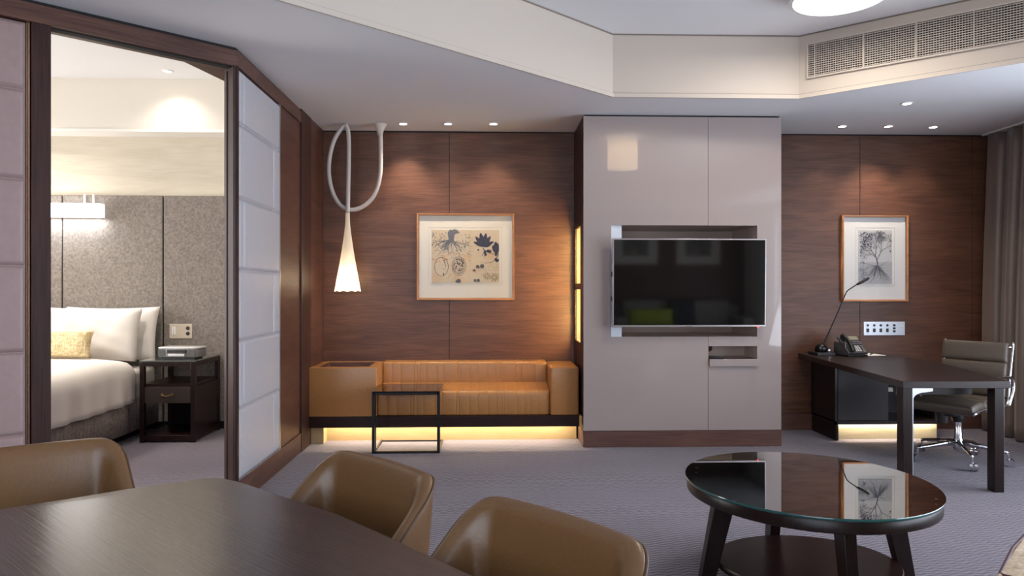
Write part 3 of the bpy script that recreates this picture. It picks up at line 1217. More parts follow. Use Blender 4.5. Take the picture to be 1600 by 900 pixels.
tp = [(594.5, 207), (595, 240), (594, 273), (588, 298), (577, 315), (560, 326), (543, 327), (529, 317), (519, 298), (514, 273), (515, 247), (521, 222), (531, 204), (539, 196.5), (543.5, 203), (545, 222), (545, 250), (544, 297), (543.3, 333)]
tpp = [Vector(px2(x, y, 6.28, 0.03 if i < 11 else 0.03 - 0.03 * (min(i, 15) - 10) / 5)) for i, (x, y) in enumerate(tp)]
MB().tube(smoothpath(tpp, 7), 0.0185, 14).build('flexible_stem', M_tube, pend, smooth='all')
cpx = px2(593, 193)[0]
MB().lathe([(0.062, -0.0005), (0.058, -0.008), (0.045, -0.03), (0.03, -0.06), (0.021, -0.10)], c=(cpx, 0.03, 0), n=28).build('canopy', M_tube, pend, smooth='all')
MB().tube([(px2(541, 193)[0], 0.01, -0.0005), (px2(541, 193)[0], 0.01, -0.02)], 0.016, 12).build('ceiling_hook', M_alu, pend)
zb0 = px2(543, 333)[2]
zb1 = px2(543, 455)[2]
sxp = px2(543.2, 333)[0]
H_ = zb0 - zb1
prof = []
for i in range(25):
    u = i / 24
    r = 0.0185 + 0.012 * u + 0.082 * max(0, (u - 0.12) / 0.88) ** 1.25
    prof.append((r, zb0 - H_ * u))
sh = MB()
n_ = 40
for i, (r, z) in enumerate(prof):
    for k in range(n_):
        a = 2 * PI * k / n_
        dz = 0.004 * math.sin(10 * a) if i == 24 else 0
        sh.v.append((sxp + r * math.cos(a), r * math.sin(a), z + dz))
for i in range(24):
    for k in range(n_):
        l = (k + 1) % n_
        sh.f.append((i * n_ + k, i * n_ + l, (i + 1) * n_ + l, (i + 1) * n_ + k))
sh.build('lamp_shade', shade_glass('silicone_shade', (0.9, 0.84, 0.74), (1, .8, .55), 0.06), pend, smooth='all')
MB().lathe([(0.0, -0.05), (0.02, -0.04), (0.026, -0.015), (0.02, 0.015), (0.012, 0.04), (0.012, 0.06)], c=(sxp, 0, zb1 + 0.075), n=16).build('bulb', glow('pend_bulb', (1, .85, .62), 25), pend, smooth='all')
pl_ = bpy.data.lights.new('pendant_lamp', 'POINT')
pl_.energy = 4
pl_.color = (1, .8, .55)
pl_.shadow_soft_size = 0.035
po = bpy.data.objects.new('pendant_lamp_light', pl_)
COL.objects.link(po)
po.parent = pend
po.location = (sxp, 0, zb1 + 0.07)

# ------------------------------------------------------------------ pictures


def picture(x0, x1, z0, z1, label, matmat, fw=0.022, px=None):
    t = thing('framed_print', label, 'picture', ((x0 + x1) / 2, YB, (z0 + z1) / 2))
    w, h = (x1 - x0) / 2, (z1 - z0) / 2
    m = MB()
    for (a, b) in (((-w, -h), (w, -h)), ((w, -h), (w, h)), ((w, h), (-w, h)), ((-w, h), (-w, -h))):
        def inn(p):
            return (p[0] - math.copysign(fw, p[0]), p[1] - math.copysign(fw, p[1]))
        A, B, C_, D_ = a, b, inn(b), inn(a)
        m.hexa([(A[0], -0.001, A[1]), (B[0], -0.001, B[1]), (C_[0], -0.001, C_[1]), (D_[0], -0.001, D_[1])],
               [(A[0] * 0.995, -0.035, A[1] * 0.995), (B[0] * 0.995, -0.035, B[1] * 0.995), (C_[0], -0.030, C_[1]), (D_[0], -0.030, D_[1])])
    m.build('frame', M_frame, t, bevel=0.002)
    MB().box(-w + fw * .8, w - fw * .8, -0.012, -0.002, -h + fw * .8, h - fw * .8).build('mat_board', matmat, t)
    px0, px1, pz0, pz1 = px
    bv = MB()
    e = 0.012
    for (a, b, c, d) in ((px0 - e, px1 + e, pz1 + e - .003, pz1 + e), (px0 - e, px1 + e, pz0 - e, pz0 - e + .003), (px0 - e, px0 - e + .003, pz0 - e, pz1 + e), (px1 + e - .003, px1 + e, pz0 - e, pz1 + e)):
        bv.box(a, b, -0.0135, -0.012, c, d)
    bv.build('mat_bevel', plain('mat_bevel', (0.55, 0.51, 0.44), 0.8), t)
    MB().box(-w + fw * .9, w - fw * .9, -0.0265, -0.0245, -h + fw * .9, h - fw * .9).build('glass', glass('picture_glass', (1, 1, 1), 0.12), t)
    return t


def paper_mat(name, c1, c2, scale):
    if name in MATS:
        return MATS[name]
    m_, nt, b = newmat(name)
    N, Lk = nt.nodes, nt.links
    tc = N.new('ShaderNodeTexCoord')
    n = N.new('ShaderNodeTexNoise')
    n.inputs['Scale'].default_value = scale
    n.inputs['Detail'].default_value = 6
    Lk.new(tc.outputs['Object'], n.inputs['Vector'])
    cr = N.new('ShaderNodeValToRGB')
    cr.color_ramp.elements[0].position = 0.5
    cr.color_ramp.elements[0].color = (*c1, 1)
    cr.color_ramp.elements[1].position = 0.75
    cr.color_ramp.elements[1].color = (*c2, 1)
    Lk.new(n.outputs['Fac'], cr.inputs[0])
    Lk.new(cr.outputs[0], b.inputs['Base Color'])
    b.inputs['Roughness'].default_value = 0.85
    MATS[name] = m_
    return m_


class Ink(MB):
    """flat drawing on the print, in local x/z"""
    Y = -0.0165

    def blob(s, cx, cz, rx, rz, rot=0, n=16, point=0.0, jit=0.0):
        o = len(s.v)
        s.Y -= 0.00001
        c, q = math.cos(rot), math.sin(rot)
        for k in range(n):
            a = 2 * PI * k / n
            r = 1 + random.uniform(-jit, jit)
            x = rx * math.cos(a) * r * (1 - point * abs(math.sin(a)) ** 1 * (1 if math.sin(a) > 0 else 0.2))
            z = rz * math.sin(a) * r
            s.v.append((cx + x * c - z * q, s.Y, cz + x * q + z * c))
        s.f.append(tuple(range(o, o + n)))
        return s

    def line(s, pts, w0, w1=None):
        w1 = w0 if w1 is None else w1
        s.Y -= 0.00001
        o = len(s.v)
        n = len(pts)
        for i, p in enumerate(pts):
            a, b = pts[max(i - 1, 0)], pts[min(i + 1, n - 1)]
            dx, dz = b[0] - a[0], b[1] - a[1]
            l = math.hypot(dx, dz) or 1
            w = (w0 + (w1 - w0) * i / (n - 1)) / 2
            s.v.append((p[0] - dz / l * w, s.Y, p[1] + dx / l * w))
            s.v.append((p[0] + dz / l * w, s.Y, p[1] - dx / l * w))
        for i in range(n - 1):
            s.f.append((o + 2 * i, o + 2 * i + 1, o + 2 * i + 3, o + 2 * i + 2))
        return s


def wander(x, z, a, L_, n=8, j=0.35):
    pts = [(x, z)]
    for i in range(n):
        a += random.uniform(-j, j)
        x += math.cos(a) * L_ / n
        z += math.sin(a) * L_ / n
        pts.append((x, z))
    return pts, a


pc1 = picture(-0.652, 0.240, 1.206, 1.999, 'copper framed botanical print with a dark magnolia, over the tan sofa', M_mat, px=(-0.325, 0.315, -0.245, 0.255))
a0, a1, c0, c1_ = -0.31, 0.305, -0.235, 0.245
prt = MB().box(a0, a1, -0.0155, -0.0125, c0, c1_).build('print', paper_mat('aged_paper', (0.60, 0.49, 0.34), (0.58, 0.36, 0.19), 7), pc1)
# print frame: U in 0..1, V up
PW, PH = a1 - a0, c1_ - c0


def U_(u, v):
    return a0 + u * PW, c0 + v * PH


clip = lambda pts: [(min(max(x, a0 + .003), a1 - .003), min(max(z, c0 + .003), c1_ - .003)) for x, z in pts]
ink = Ink()
# magnolia petals
fx, fz = U_(0.77, 0.665)
for ang, ln, wd in ((-66, .10, .017), (-40, .115, .021), (-14, .125, .023), (10, .12, .022), (34, .11, .020), (64, .10, .018), (82, .06, .012)):
    r_ = R(ang)
    ink.blob(fx - math.sin(-r_) * ln * .5, fz + math.cos(r_) * ln * .5 + .01, wd, ln * .52, -r_, point=.35)
for p in (((0.765, .66), (.785, .55), (.775, .46)), ((.775, .62), (.84, .57), (.93, .53)), ((.80, .60), (.86, .61)), ((.78, .58), (.74, .50)), ((.99, .54), (.95, .45), (.90, .39), (.82, .37))):
    ink.line([U_(*q_) for q_ in p], .007, .003)
for (u, v, s_) in ((.79, .57, .011), (.83, .60, .012), (.86, .59, .013), (.80, .53, .01), (.97, .42, .014), (.95, .44, .012), (.69, .62, .007)):
    x, z = U_(u, v)
    ink.blob(x, z, s_, s_ * 1.3, random.uniform(-1, 1))
for (u, v, rx, rz, ro) in ((.955, .66, .03, .055, .1), (.985, .62, .02, .06, -.2), (.93, .63, .02, .04, .5)):
    x, z = U_(u, v)
    ink.blob(min(x, a1 - .021), z, rx * .9, rz, ro, point=.3)
ink.build('magnolia_drawing', M_ink, prt)
g_ = Ink()
g_.Y = -0.0162
tx, tz = U_(.29, .80)
g_.blob(tx, tz + .04, .03, .055, 0.1, jit=.15)
g_.blob(tx + .02, tz + .075, .05, .022, 0.1, jit=.2)
for i in range(34):
    a = -PI / 2 + random.uniform(-1.45, 1.45)
    pts, aa = wander(tx + random.uniform(-.02, .02), tz, a, random.uniform(.07, .21), 8, .35)
    g_.line(clip(pts), .006, .0012)
for i in range(80):
    u = random.uniform(0.01, .22) if i % 2 else random.uniform(.36, .6)
    v = random.uniform(.62, .97) if i % 2 else random.uniform(.60, .97)
    x, z = U_(u, v)
    g_.blob(x, z, random.uniform(.002, .005) * (1.4 if i % 2 else .8), random.uniform(.003, .01), random.uniform(0, 3), 7)
for i in range(26):
    x, z = U_(random.uniform(.1, .58), random.uniform(.55, .75))
    pts, _ = wander(x, z, random.uniform(0, 6), .05, 5, .6)
    g_.line(clip(pts), .003, .001)
g_.build('root_drawing', M_inkg, prt)
nt_ = Ink()
for (u, v, rx, rz, dens) in ((.145, .30, .062, .085, 26), (.40, .31, .06, .085, 70)):
    x, z = U_(u, v)
    ringp = [(x + rx * math.cos(2 * PI * k / 30) * (1 + (.12 if k in (0, 29, 1) and u > .3 else 0)), z + rz * math.sin(2 * PI * k / 30)) for k in range(31)]
    nt_.line(ringp, .004)
    if u > .3:
        nt_.line([(x + .8 * (p_[0] - x), z + .8 * (p_[1] - z)) for p_ in ringp], .003)
    for i in range(dens):
        rr, aa = math.sqrt(random.random()) * .88, random.uniform(0, 2 * PI)
        if u < .3 and math.cos(aa) < -.2:
            continue
        nt_.blob(x + rx * rr * math.cos(aa), z + rz * rr * math.sin(aa), random.uniform(.002, .008), random.uniform(.002, .007), random.uniform(0, 3), 8, jit=.3)
for (u, v, s_) in ((.68, .30, .018), (.745, .31, .02), (.63, .23, .013), (.64, .04, .013), (.69, .04, .015), (.40, .03, .02), (.37, .02, .012)):
    x, z = U_(u, v)
    nt_.blob(x, z, s_, s_ * .95, 0, jit=.08)
    nt_.line([(x, z), (x + .03, z - .03)], .002)
nt_.build('nut_drawing', plain('sepia_ink', (0.10, 0.085, 0.09), 0.9), prt)
og = Ink()
og.Y = -0.0158
for i in range(60):
    u, v = random.choice(((.2, .45), (.35, .5), (.55, .25), (.05, .4), (.5, .45), (.3, .1), (.55, .5)))
    x, z = U_(u + random.uniform(-.07, .07), v + random.uniform(-.07, .07))
    p_ = [(x + .008 * math.cos(t_ / 2), z + .008 * math.sin(t_ / 2)) for t_ in range(random.randint(5, 12))]
    og.line(clip(p_), .003)
og.build('orange_marks', plain('orange_ink', (0.62, 0.27, 0.10), 0.9), prt)
lf = Ink()
lf.Y = -0.0160
for (u, v, r_, k_) in ((.82, .12, .045, 0), (.93, .10, .05, 1)):
    x, z = U_(u, v)
    for j in range(9):
        a = j * 2 * PI / 9
        lf.blob(x + r_ * .55 * math.cos(a), z + r_ * .5 * math.sin(a), r_ * .36, r_ * .13, a, 10, jit=.15)
for i in range(50):
    x, z = U_(random.uniform(.70, .99), random.uniform(.1, .42))
    lf.blob(x, z, .003, .005, random.uniform(0, 3), 7)
lf.build('leaf_drawing', plain('faded_brown_ink', (0.33, 0.25, 0.15), 0.9), prt)

pc2 = picture(3.272, 3.900, 1.19, 1.994, 'copper framed grey etching of a tree with roots, above the desk', M_mat2, fw=0.02, px=(-0.165, 0.178, -0.245, 0.275))
w2 = (-0.153, 0.166, -0.235, 0.265)
prt2 = MB().box(w2[0], w2[1], -0.0155, -0.0125, w2[2], w2[3]).build('print', plain('etching_paper', (0.52, 0.52, 0.53), 0.85), pc2)
MB().box(w2[0] + .001, w2[1] - .001, -0.0158, -0.0125, w2[2] + .001, -0.035).build('etched_ground', paper_mat('etched_ground', (0.42, 0.42, 0.44), (0.25, 0.25, 0.27), 120), prt2)
random.seed(11)
tk = Ink()
cx_ = 0.02
lv = []


def branch(x, z, a, L_, w, d):
    pts, aa = wander(x, z, a, L_, 5, .22)
    pts = [(min(max(p[0], -.125), .15), min(p[1], .25)) for p in pts]
    tk.line(pts, w, w * .6)
    if d == 0 or w < .0012:
        lv.append(pts[-1])
        lv.append(pts[-3])
        return
    for s_ in (-1, 1):
        branch(*pts[-1], aa + s_ * random.uniform(.25, .65), L_ * random.uniform(.68, .85), w * .66, d - 1)
    if d > 2:
        branch(*pts[-2], aa + random.choice((-1, 1)) * random.uniform(.5, .9), L_ * .6, w * .5, d - 2)


branch(cx_ + .01, -0.07, PI / 2 + .12, .10, .013, 6)
branch(cx_ + .005, -0.01, PI / 2 - .5, .09, .007, 5)
for i in range(46):
    pts, _ = wander(cx_ + random.uniform(-.01, .01), -0.065, -PI / 2 + random.uniform(-1.2, 1.2), random.uniform(.06, .2), 8, .5)
    pts = [(min(max(p[0], w2[0] + .004), w2[1] - .004), max(p[1], w2[2] + .004)) for p in pts]
    tk.line(pts, .004, .001)
for i in range(200):
    x, z = random.choice(lv)
    x += random.gauss(0, .010)
    z += random.gauss(0, .010)
    if -.14 < x < .155 and z < .255:
        tk.blob(x, z, random.uniform(.002, .0045), random.uniform(.004, .008), random.uniform(0, 3), 7)
tk.build('tree_drawing', plain('pale_etching_ink', (0.11, 0.11, 0.13), 0.9), prt2)
dk = Ink()  # darker ink leaves and twigs imitate a reflection tinting the left side
dk.Y = -0.0168
for i in range(70):
    x, z = random.gauss(-.085, .022), random.uniform(.10, .245)
    if x > w2[0] + .006:
        dk.blob(x, z, .0035, .008, random.uniform(0, 3), 7)
for i in range(45):
    x, z = random.gauss(-.11, .02), random.uniform(-.2, -.09)
    if x > w2[0] + .006:
        pts, _ = wander(x, z, random.uniform(0, 6), .03, 4, .7)
        pts = [(max(p[0], w2[0] + .004), p[1]) for p in pts]
        dk.line(pts, .003, .001)
dk.build('dark_leaf_reflection_tint', M_ink, prt2)

# ------------------------------------------------------------------ socket plates
sp_ = thing('power_outlet_panel', 'wide silver socket panel with dark outlets on the wall above the desk', 'socket', (3.683, YB, 0.941))
MB().box(-0.195, 0.195, -0.008, -0.0005, -0.063, 0.063).build('plate', M_plate, sp_, bevel=0.002)
for i in range(4):
    x = -0.158 + i * 0.062
    MB().disc((x, -0.008, 0.030), 0.011, 'y', 0.003).build('switch', M_black, sp_)
    m = MB().box(x - 0.0125, x + 0.0125, -0.0115, -0.008, -0.034, 0.0)
    m.build('outlet', M_black, sp_, bevel=0.004)
x = 0.093
for z in (0.03, 0.002, -0.026):
    MB().box(x - 0.0125, x + 0.0125, -0.0115, -0.008, z - 0.009, z + 0.009).build('data_port', M_black, sp_, bevel=0.005)
for dx in (0, 0.021):
    for dz in (0.02, -0.02):
        MB().box(0.143 + dx, 0.155 + dx, -0.0115, -0.008, dz - 0.006, dz + 0.006).build('push_button', plain('pearl_button', (0.9, 0.9, 0.92), 0.3), sp_, bevel=0.003)
s2 = thing('bedside_socket', 'small steel switch plate on the grey felt above the nightstand', 'socket', (-2.865, YBB - 0.045, 0.915))
MB().box(-0.105, 0.105, -0.006, -0.0002, -0.068, 0.068).build('plate', plain('warm_steel_plate', (0.55, 0.48, 0.4), 0.35, metal=0.5), s2, bevel=0.002)
for z in (0.028, -0.022):
    MB().disc((0.065, -0.006, z), 0.017, 'y', 0.004).build('outlet', M_black, s2)
for dx in (-0.08, -0.06):
    MB().box(dx, dx + 0.012, -0.009, -0.006, -0.03, 0.045).build('switch', plain('pearl_button', (0.9, 0.9, 0.92), 0.3), s2, bevel=0.003)

# ------------------------------------------------------------------ desk
dk_ = thing('writing_desk', 'dark wood desk running out from the timber wall beneath the tree print', 'desk', (0, 0, 0))
zt0, zt1 = 0.672, 0.716
MB().prism([(2.873, YB - .002), (2.645, 4.49), (3.33, 4.465), (3.615, 5.60), (3.655, 5.95), (3.60, 6.45), (3.60, YB - .002)][::-1], zt0, zt1).build('desk_top', M_desk, dk_, bevel=0.002)
for (x, y) in ((2.655, 4.505), (3.245, 4.49)):
    lg = MB().box(x, x + 0.062, y, y + 0.072, 0, zt0)
    lgo = lg.build('leg', M_espresso, dk_, bevel=0.002)
    pts = [(0, 0), (0, -0.62), (0.012, -0.62), (0.012, -0.15)]
    for k in range(8):
        a = R(180 - 90 * k / 7)
        pts.append((0.012 + 0.075 + 0.075 * math.cos(a), -0.15 + 0.075 + 0.045 * math.sin(a)))
    pts += [(0.14, -0.022), (0.14, 0)]
    if x < 3:
        m = MB()
        n = len(pts)
        m.v = [(x + 0.0622 + a, y + 0.012, zt0 - 0.001 + b) for a, b in pts] + [(x + 0.0622 + a, y + 0.024, zt0 - 0.001 + b) for a, b in pts]
        m.f = [tuple(range(n)), tuple(range(n, 2 * n))[::-1]] + [(i, (i + 1) % n, (i + 1) % n + n, i + n) for i in range(n)]
        m.build('steel_bracket', M_alu, lgo)
    else:
        MB().box(x + 0.0622, x + 0.069, y + 0.01, y + 0.04, 0.0, zt0 - .001).build('steel_bracket', M_alu, lgo)
MB().box(2.72, 3.24, 4.70, 4.72, 0.60, zt0).build('cross_rail', M_espresso, dk_)
# pedestal with drawer and open shelf
pd = MB()
pY0, pY1 = 6.10, YB - 0.012
pd.box(2.995, 3.015, pY0, pY1, 0.135, zt0)
pd.box(2.995, 3.955, pY0, pY0 + .014, 0.135, 0.165)
pd.box(2.995, 3.955, pY0 + .014, pY1, 0.155, 0.165)
pd.box(2.995, 3.60, pY0 + .02, pY1, 0.64, zt0)
pd.box(3.455, 3.475, pY0 + 0.02, pY1, 0.165, 0.64)
pd.box(3.60, 3.955, pY0 + .10, pY1, 0.60, 0.62)
pd.box(3.475, 3.935, pY0 + 0.12, pY1, 0.40, 0.415)
pd.box(2.995, 3.955, pY1 - 0.015, pY1, 0.165, 0.60)
pd.box(3.935, 3.955, pY0 + .10, pY1, 0.165, 0.60)
pd.box(3.016, 3.454, pY0 + 0.03, pY1, 0.166, 0.639)
pdo = pd.build('pedestal', M_desk, dk_)
MB().box(3.02, 3.455, pY0 - 0.002, pY0 + 0.018, 0.172, 0.635).build('drawer', plain('slate_drawer', (0.048, 0.042, 0.044), 0.5, bump=.1, bscale=20), pdo, bevel=0.002)
MB().box(2.997, 3.02, pY0 - 0.01, pY1, 0, 0.135).build('plinth_side', M_espresso, dk_)
MB().box(3.02, 3.92, pY0 + 0.045, pY0 + 0.06, 0, 0.154).build('plinth', M_oakg, dk_)
MB().box(3.475, 3.52, pY0 + .03, pY0 + .1, 0.415, 0.45).build('cable_box', M_rim, pdo)
led = MB().box(3.03, 3.90, pY0 + 0.02, pY0 + 0.028, 0.149, 0.155).build('light_strip', glow('led_glow', (1.0, 0.8, 0.45), 9), dk_)
area('desk_led', (3.465, pY0 + 0.024, 0.147), (0, 0, 0), 0.86, 0.008, 2.6, (1.0, 0.87, 0.62), led)

# desk lamp
ZD = zt1 + 0.0005
lp = thing('desk_lamp', 'slim black desk lamp with angled stem standing on the desk corner', 'desk lamp', (3.03, 6.36, ZD))
MB().box(-0.115, 0.05, -0.10, 0.09, 0, 0.026).build('base', M_black, lp, bevel=0.003)
MB().lathe([(0.0, 0.075), (0.02, 0.073), (0.042, 0.055), (0.052, 0.03), (0.046, 0.0)], c=(-0.035, 0, 0.026), n=24, sx=1.1).build('weight', plain('gloss_black', (0.01, 0.01, 0.01), 0.15), lp, smooth='all')
MB().disc((0.015, -0.05, 0.045), 0.009, 'y', 0.004).build('knob', M_chrome, lp)
arm = smoothpath([(-0.03, -0.01, 0.07), (-0.008, -0.015, 0.12), (0.045, -0.035, 0.26), (0.095, -0.06, 0.40), (0.145, -0.08, 0.54), (0.158, -0.09, 0.572), (0.178, -0.10, 0.592), (0.24, -0.11, 0.635)], 6)
MB().tube(arm, [0.012 - 0.007 * min(1, i / 12) for i in range(len(arm))], 10).build('stem', M_black, lp, smooth='all')
MB().tube([(0.235, -0.11, 0.632), (0.26, -0.115, 0.645), (0.32, -0.125, 0.68), (0.335, -0.127, 0.69)], [0.009, 0.013, 0.012, 0.009], 10).build('lamp_head', M_black, lp, smooth='all')

# phone
ph = thing('desk_phone', 'black desk telephone with keypad and small display beside the lamp', 'telephone', (3.213, 6.25, ZD), R(12))
wp = 0.18
tilt = Matrix.Rotation(R(42), 4, 'X')
MB().box(-0.10, 0.10, -0.09, 0.10, 0, 0.018).build('base', M_black, ph, bevel=0.005)


def tl(m):
    return m.xf(Matrix.Translation((0, -0.085, 0.02)) @ tilt)


tl(MB().box(-0.10, 0.10, 0.0, 0.205, 0, 0.016)).build('body', plain('graphite_plastic', (0.05, 0.05, 0.055), 0.4), ph, bevel=0.004)
tl(MB().box(-0.02, 0.095, 0.155, 0.20, 0.014, 0.022)).build('display', plain('lcd_grey', (0.32, 0.30, 0.22), 0.25, metal=0.2), ph, bevel=0.002)
kb = MB()
for i in range(3):
    for j in range(4):
        kb.box(-0.015 + i * 0.023, 0.0 + i * 0.023, 0.02 + j * 0.018, 0.032 + j * 0.018, 0.016, 0.021)
tl(kb).build('keypad', plain('key_grey', (0.55, 0.55, 0.55), 0.4), ph)
kb = MB()
for i in range(6):
    for j in range(2):
        kb.box(-0.02 + i * 0.02, -0.006 + i * 0.02, 0.105 + j * 0.022, 0.118 + j * 0.022, 0.016, 0.021)
for j in range(3):
    kb.box(0.062, 0.09, 0.045 + j * 0.017, 0.055 + j * 0.017, 0.016, 0.02)
tl(kb).build('function_keys', plain('key_dark', (0.16, 0.16, 0.17), 0.4), ph)
tl(MB().disc((0.075, 0.025, 0.016), 0.015, 'z', 0.004)).build('dial_button', M_alu, ph)
hsx = -0.06
hp = [(hsx, 0.01, 0.032), (hsx, 0.035, 0.045), (hsx, 0.10, 0.056), (hsx, 0.165, 0.045), (hsx, 0.195, 0.032)]
hs_ = MB().tube(smoothpath(hp, 5), [0.024 - 0.006 * math.sin(PI * i / 20) for i in range(21)], 12)
tl(hs_).build('handset', M_black, ph, smooth='all')
MB().prism([(-0.1, -0.05), (-0.094, -0.05), (-0.094, 0.1), (-0.1, 0.1)], 0.01, 0.12).build('side_wing', M_alu, ph)
# paper and pen
pp = thing('note_paper', 'white sheet of note paper lying on the desk beside the telephone', 'paper', (3.42, 6.36, ZD), R(8))
MB().box(-0.09, 0.09, -0.12, 0.12, 0, 0.004).build('sheet', M_paper, pp)
pn = thing('pen', 'dark pen lying on the note paper on the desk', 'pen', (3.44, 6.33, ZD + 0.0042), R(50))
MB().tube([(-0.05, 0, 0.005), (0.05, 0, 0.005)], 0.0045, 8).build('barrel', M_black, pn)
MB().tube([(0.05, 0, 0.005), (0.062, 0, 0.005)], [0.004, 0.001], 8).build('tip', M_chrome, pn)

# ------------------------------------------------------------------ office chair
oc = thing('office_chair', 'taupe leather office chair with chrome five star base tucked at the desk', 'chair', (3.57, 5.335, 0), R(-60.6))
# base star; local frame rotated, so angles are offset
off = R(60.6)
col = MB().lathe([(0.030, 0.085), (0.034, 0.10), (0.034, 0.17), (0.027, 0.18), (0.027, 0.30)], n=24)
col.build('column', M_chrome, oc, smooth=True)
MB().lathe([(0.04, 0.30), (0.045, 0.33), (0.045, 0.36)], n=24).build('tilt_housing', M_black, oc)
MB().box(-0.05, 0.05, -0.16, 0.12, 0.355, 0.385).build('tilt_mechanism', M_black, oc, bevel=0.01)
MB().tube([(-0.045, -0.13, 0.30), (-0.045, -0.13, 0.375)], 0.04, 16).build('tension_knob', M_black, oc, smooth=True)
for k in range(5):
    a = R(180 + 72 * k) + off
    dx, dy = math.cos(a), math.sin(a)
    rr = 0.315
    ar = MB().tube([(dx * 0.02, dy * 0.02, 0.145), (dx * 0.15, dy * 0.15, 0.128), (dx * (rr - .02), dy * (rr - .02), 0.105), (dx * rr, dy * rr, 0.098)], [0.022, 0.017, 0.012, 0.012], 10)
    ao = ar.build('base_arm', M_chrome, oc, smooth='all')
    MB().tube([(dx * rr, dy * rr, 0.10), (dx * rr, dy * rr, 0.045)], 0.009, 8).build('caster_stem', M_chrome, ao)
    tx_, ty_ = -dy, dx
    cxx, cyy = dx * (rr + .012), dy * (rr + .012)
    for s_ in (-1, 1):
        MB().tube([(cxx + tx_ * s_ * 0.006, cyy + ty_ * s_ * 0.006, 0.029), (cxx + tx_ * s_ * 0.026, cyy + ty_ * s_ * 0.026, 0.029)], 0.028, 18).build('caster', M_chrome, ao, smooth=True)


def pad(name, p0, p1, thick, hwid, bulge=0.012, mat=M_grey_l):
    """padded strip between profile points p0, p1 (local y,z)"""
    p0, p1 = Vector(p0), Vector(p1)
    d = p1 - p0
    L_ = d.length
    d.normalize()
    nrm = Vector((-d.y, d.x))
    m = MB()
    nu, nv = 14, 16

    def f(u, v):
        # u across width, v around section
        x = hwid * (2 * u - 1)
        ed = min(1, (1 - abs(2 * u - 1)) / 0.06)
        th_ = thick / 2 * (0.35 + 0.65 * math.sqrt(max(0, 1 - (1 - ed) ** 2)))
        a = 2 * PI * v
        ca, sa = math.cos(a), math.sin(a)
        e = 0.45
        cy_ = math.copysign(abs(ca) ** e, ca)
        sz_ = math.copysign(abs(sa) ** e, sa)
        q_ = p0 + d * (L_ / 2 + (L_ / 2 + 0.001) * cy_) + nrm * (th_ + bulge * (1 - abs(cy_) ** 2) * 0.5 * (1 - (2 * u - 1) ** 4)) * sz_
        return (x, q_.x, q_.y)
    us = [0, 0.015, 0.04, 0.08, 0.2, 0.35, 0.5, 0.65, 0.8, 0.92, 0.96, 0.985, 1]
    vs = [f(u, j / 24) for u in us for j in range(24)]
    fs = []
    for i in range(len(us) - 1):
        for j in range(24):
            l = (j + 1) % 24
            fs.append((i * 24 + j, (i + 1) * 24 + j, (i + 1) * 24 + l, i * 24 + l))
    fs.append(tuple(range(24)))
    fs.append(tuple((len(us) - 1) * 24 + j for j in range(24))[::-1])
    m.add(vs, fs)
    return m.build(name, mat, oc, smooth='all')


sp0 = [(-0.27, 0.425), (-0.10, 0.455), (0.07, 0.45), (0.19, 0.455)]
pad('seat_pad', sp0[0], sp0[1], 0.08, 0.235)
pad('seat_pad', sp0[1], sp0[2], 0.08, 0.235)
pad('seat_pad', sp0[2], sp0[3], 0.075, 0.235)
pad('back_pad', (0.195, 0.50), (0.205, 0.62), 0.05, 0.235)
pad('back_pad', (0.207, 0.625), (0.222, 0.75), 0.05, 0.235)
pad('back_pad', (0.224, 0.756), (0.25, 0.90), 0.055, 0.235)
for s_ in (-1, 1):
    x = s_ * 0.245
    MB().tube(smoothpath([(x, -0.28, 0.41), (x, -0.10, 0.43), (x, 0.08, 0.425), (x, 0.19, 0.44), (x, 0.225, 0.52), (x, 0.245, 0.65), (x, 0.27, 0.78), (x, 0.30, 0.905)], 5), 0.010, 10).build('side_rail', M_chrome, oc, smooth='all')
    xa = s_ * 0.268
    MB().tube(smoothpath([(xa, -0.02, 0.435), (xa, -0.045, 0.50), (xa, -0.04, 0.63), (xa, 0.0, 0.655), (xa, 0.16, 0.65), (xa, 0.235, 0.64), (xa, 0.25, 0.56), (xa, 0.20, 0.47), (xa, 0.18, 0.44)], 5), 0.009, 10).build('armrest', M_chrome, oc, smooth='all')
    MB().bar((x, 0.02, 0.415), (s_ * .03, 0.0, 0.375), 0.03, 0.012).build('seat_bracket', M_chrome, oc)
MB().tube([(-0.25, 0.30, 0.86), (0.25, 0.30, 0.86)], 0.009, 10).build('top_rail', M_chrome, oc)
MB().tube([(-0.25, 0.222, 0.49), (0.25, 0.222, 0.49)], 0.008, 10).build('lower_rail', M_chrome, oc)

# ------------------------------------------------------------------ coffee table
ct = thing('coffee_table', 'oval espresso wood coffee table with a glass sheet on top and a lower shelf', 'coffee table', (1.425, 3.166, 0))
ex, ey = 0.527, 0.557
MB().lathe([(0.0, 0.385), (0.965, 0.385), (0.985, 0.39), (0.988, 0.432), (0.98, 0.438), (0.0, 0.438)], n=96, sx=ex, sy=ey).build('table_top', M_espresso, ct, smooth=True)
tg = MB().lathe([(0.0, 0.4385), (0.998, 0.4385), (1.0, 0.441), (1.0, 0.447), (0.998, 0.4495), (0.0, 0.4495)], n=96, sx=ex, sy=ey)
def coated_glass():
    m_, nt, b = newmat('tabletop_glass')
    b.inputs['Base Color'].default_value = (1, 1, 1, 1)
    b.inputs['Roughness'].default_value = 0.0
    b.inputs['Transmission Weight'].default_value = 1.0
    b.inputs['IOR'].default_value = 1.5
    return m_
tg.build('glass_top', glass('tabletop_glass', (0.93, 0.97, 0.96), 2.6, 0.0), ct, smooth=True)
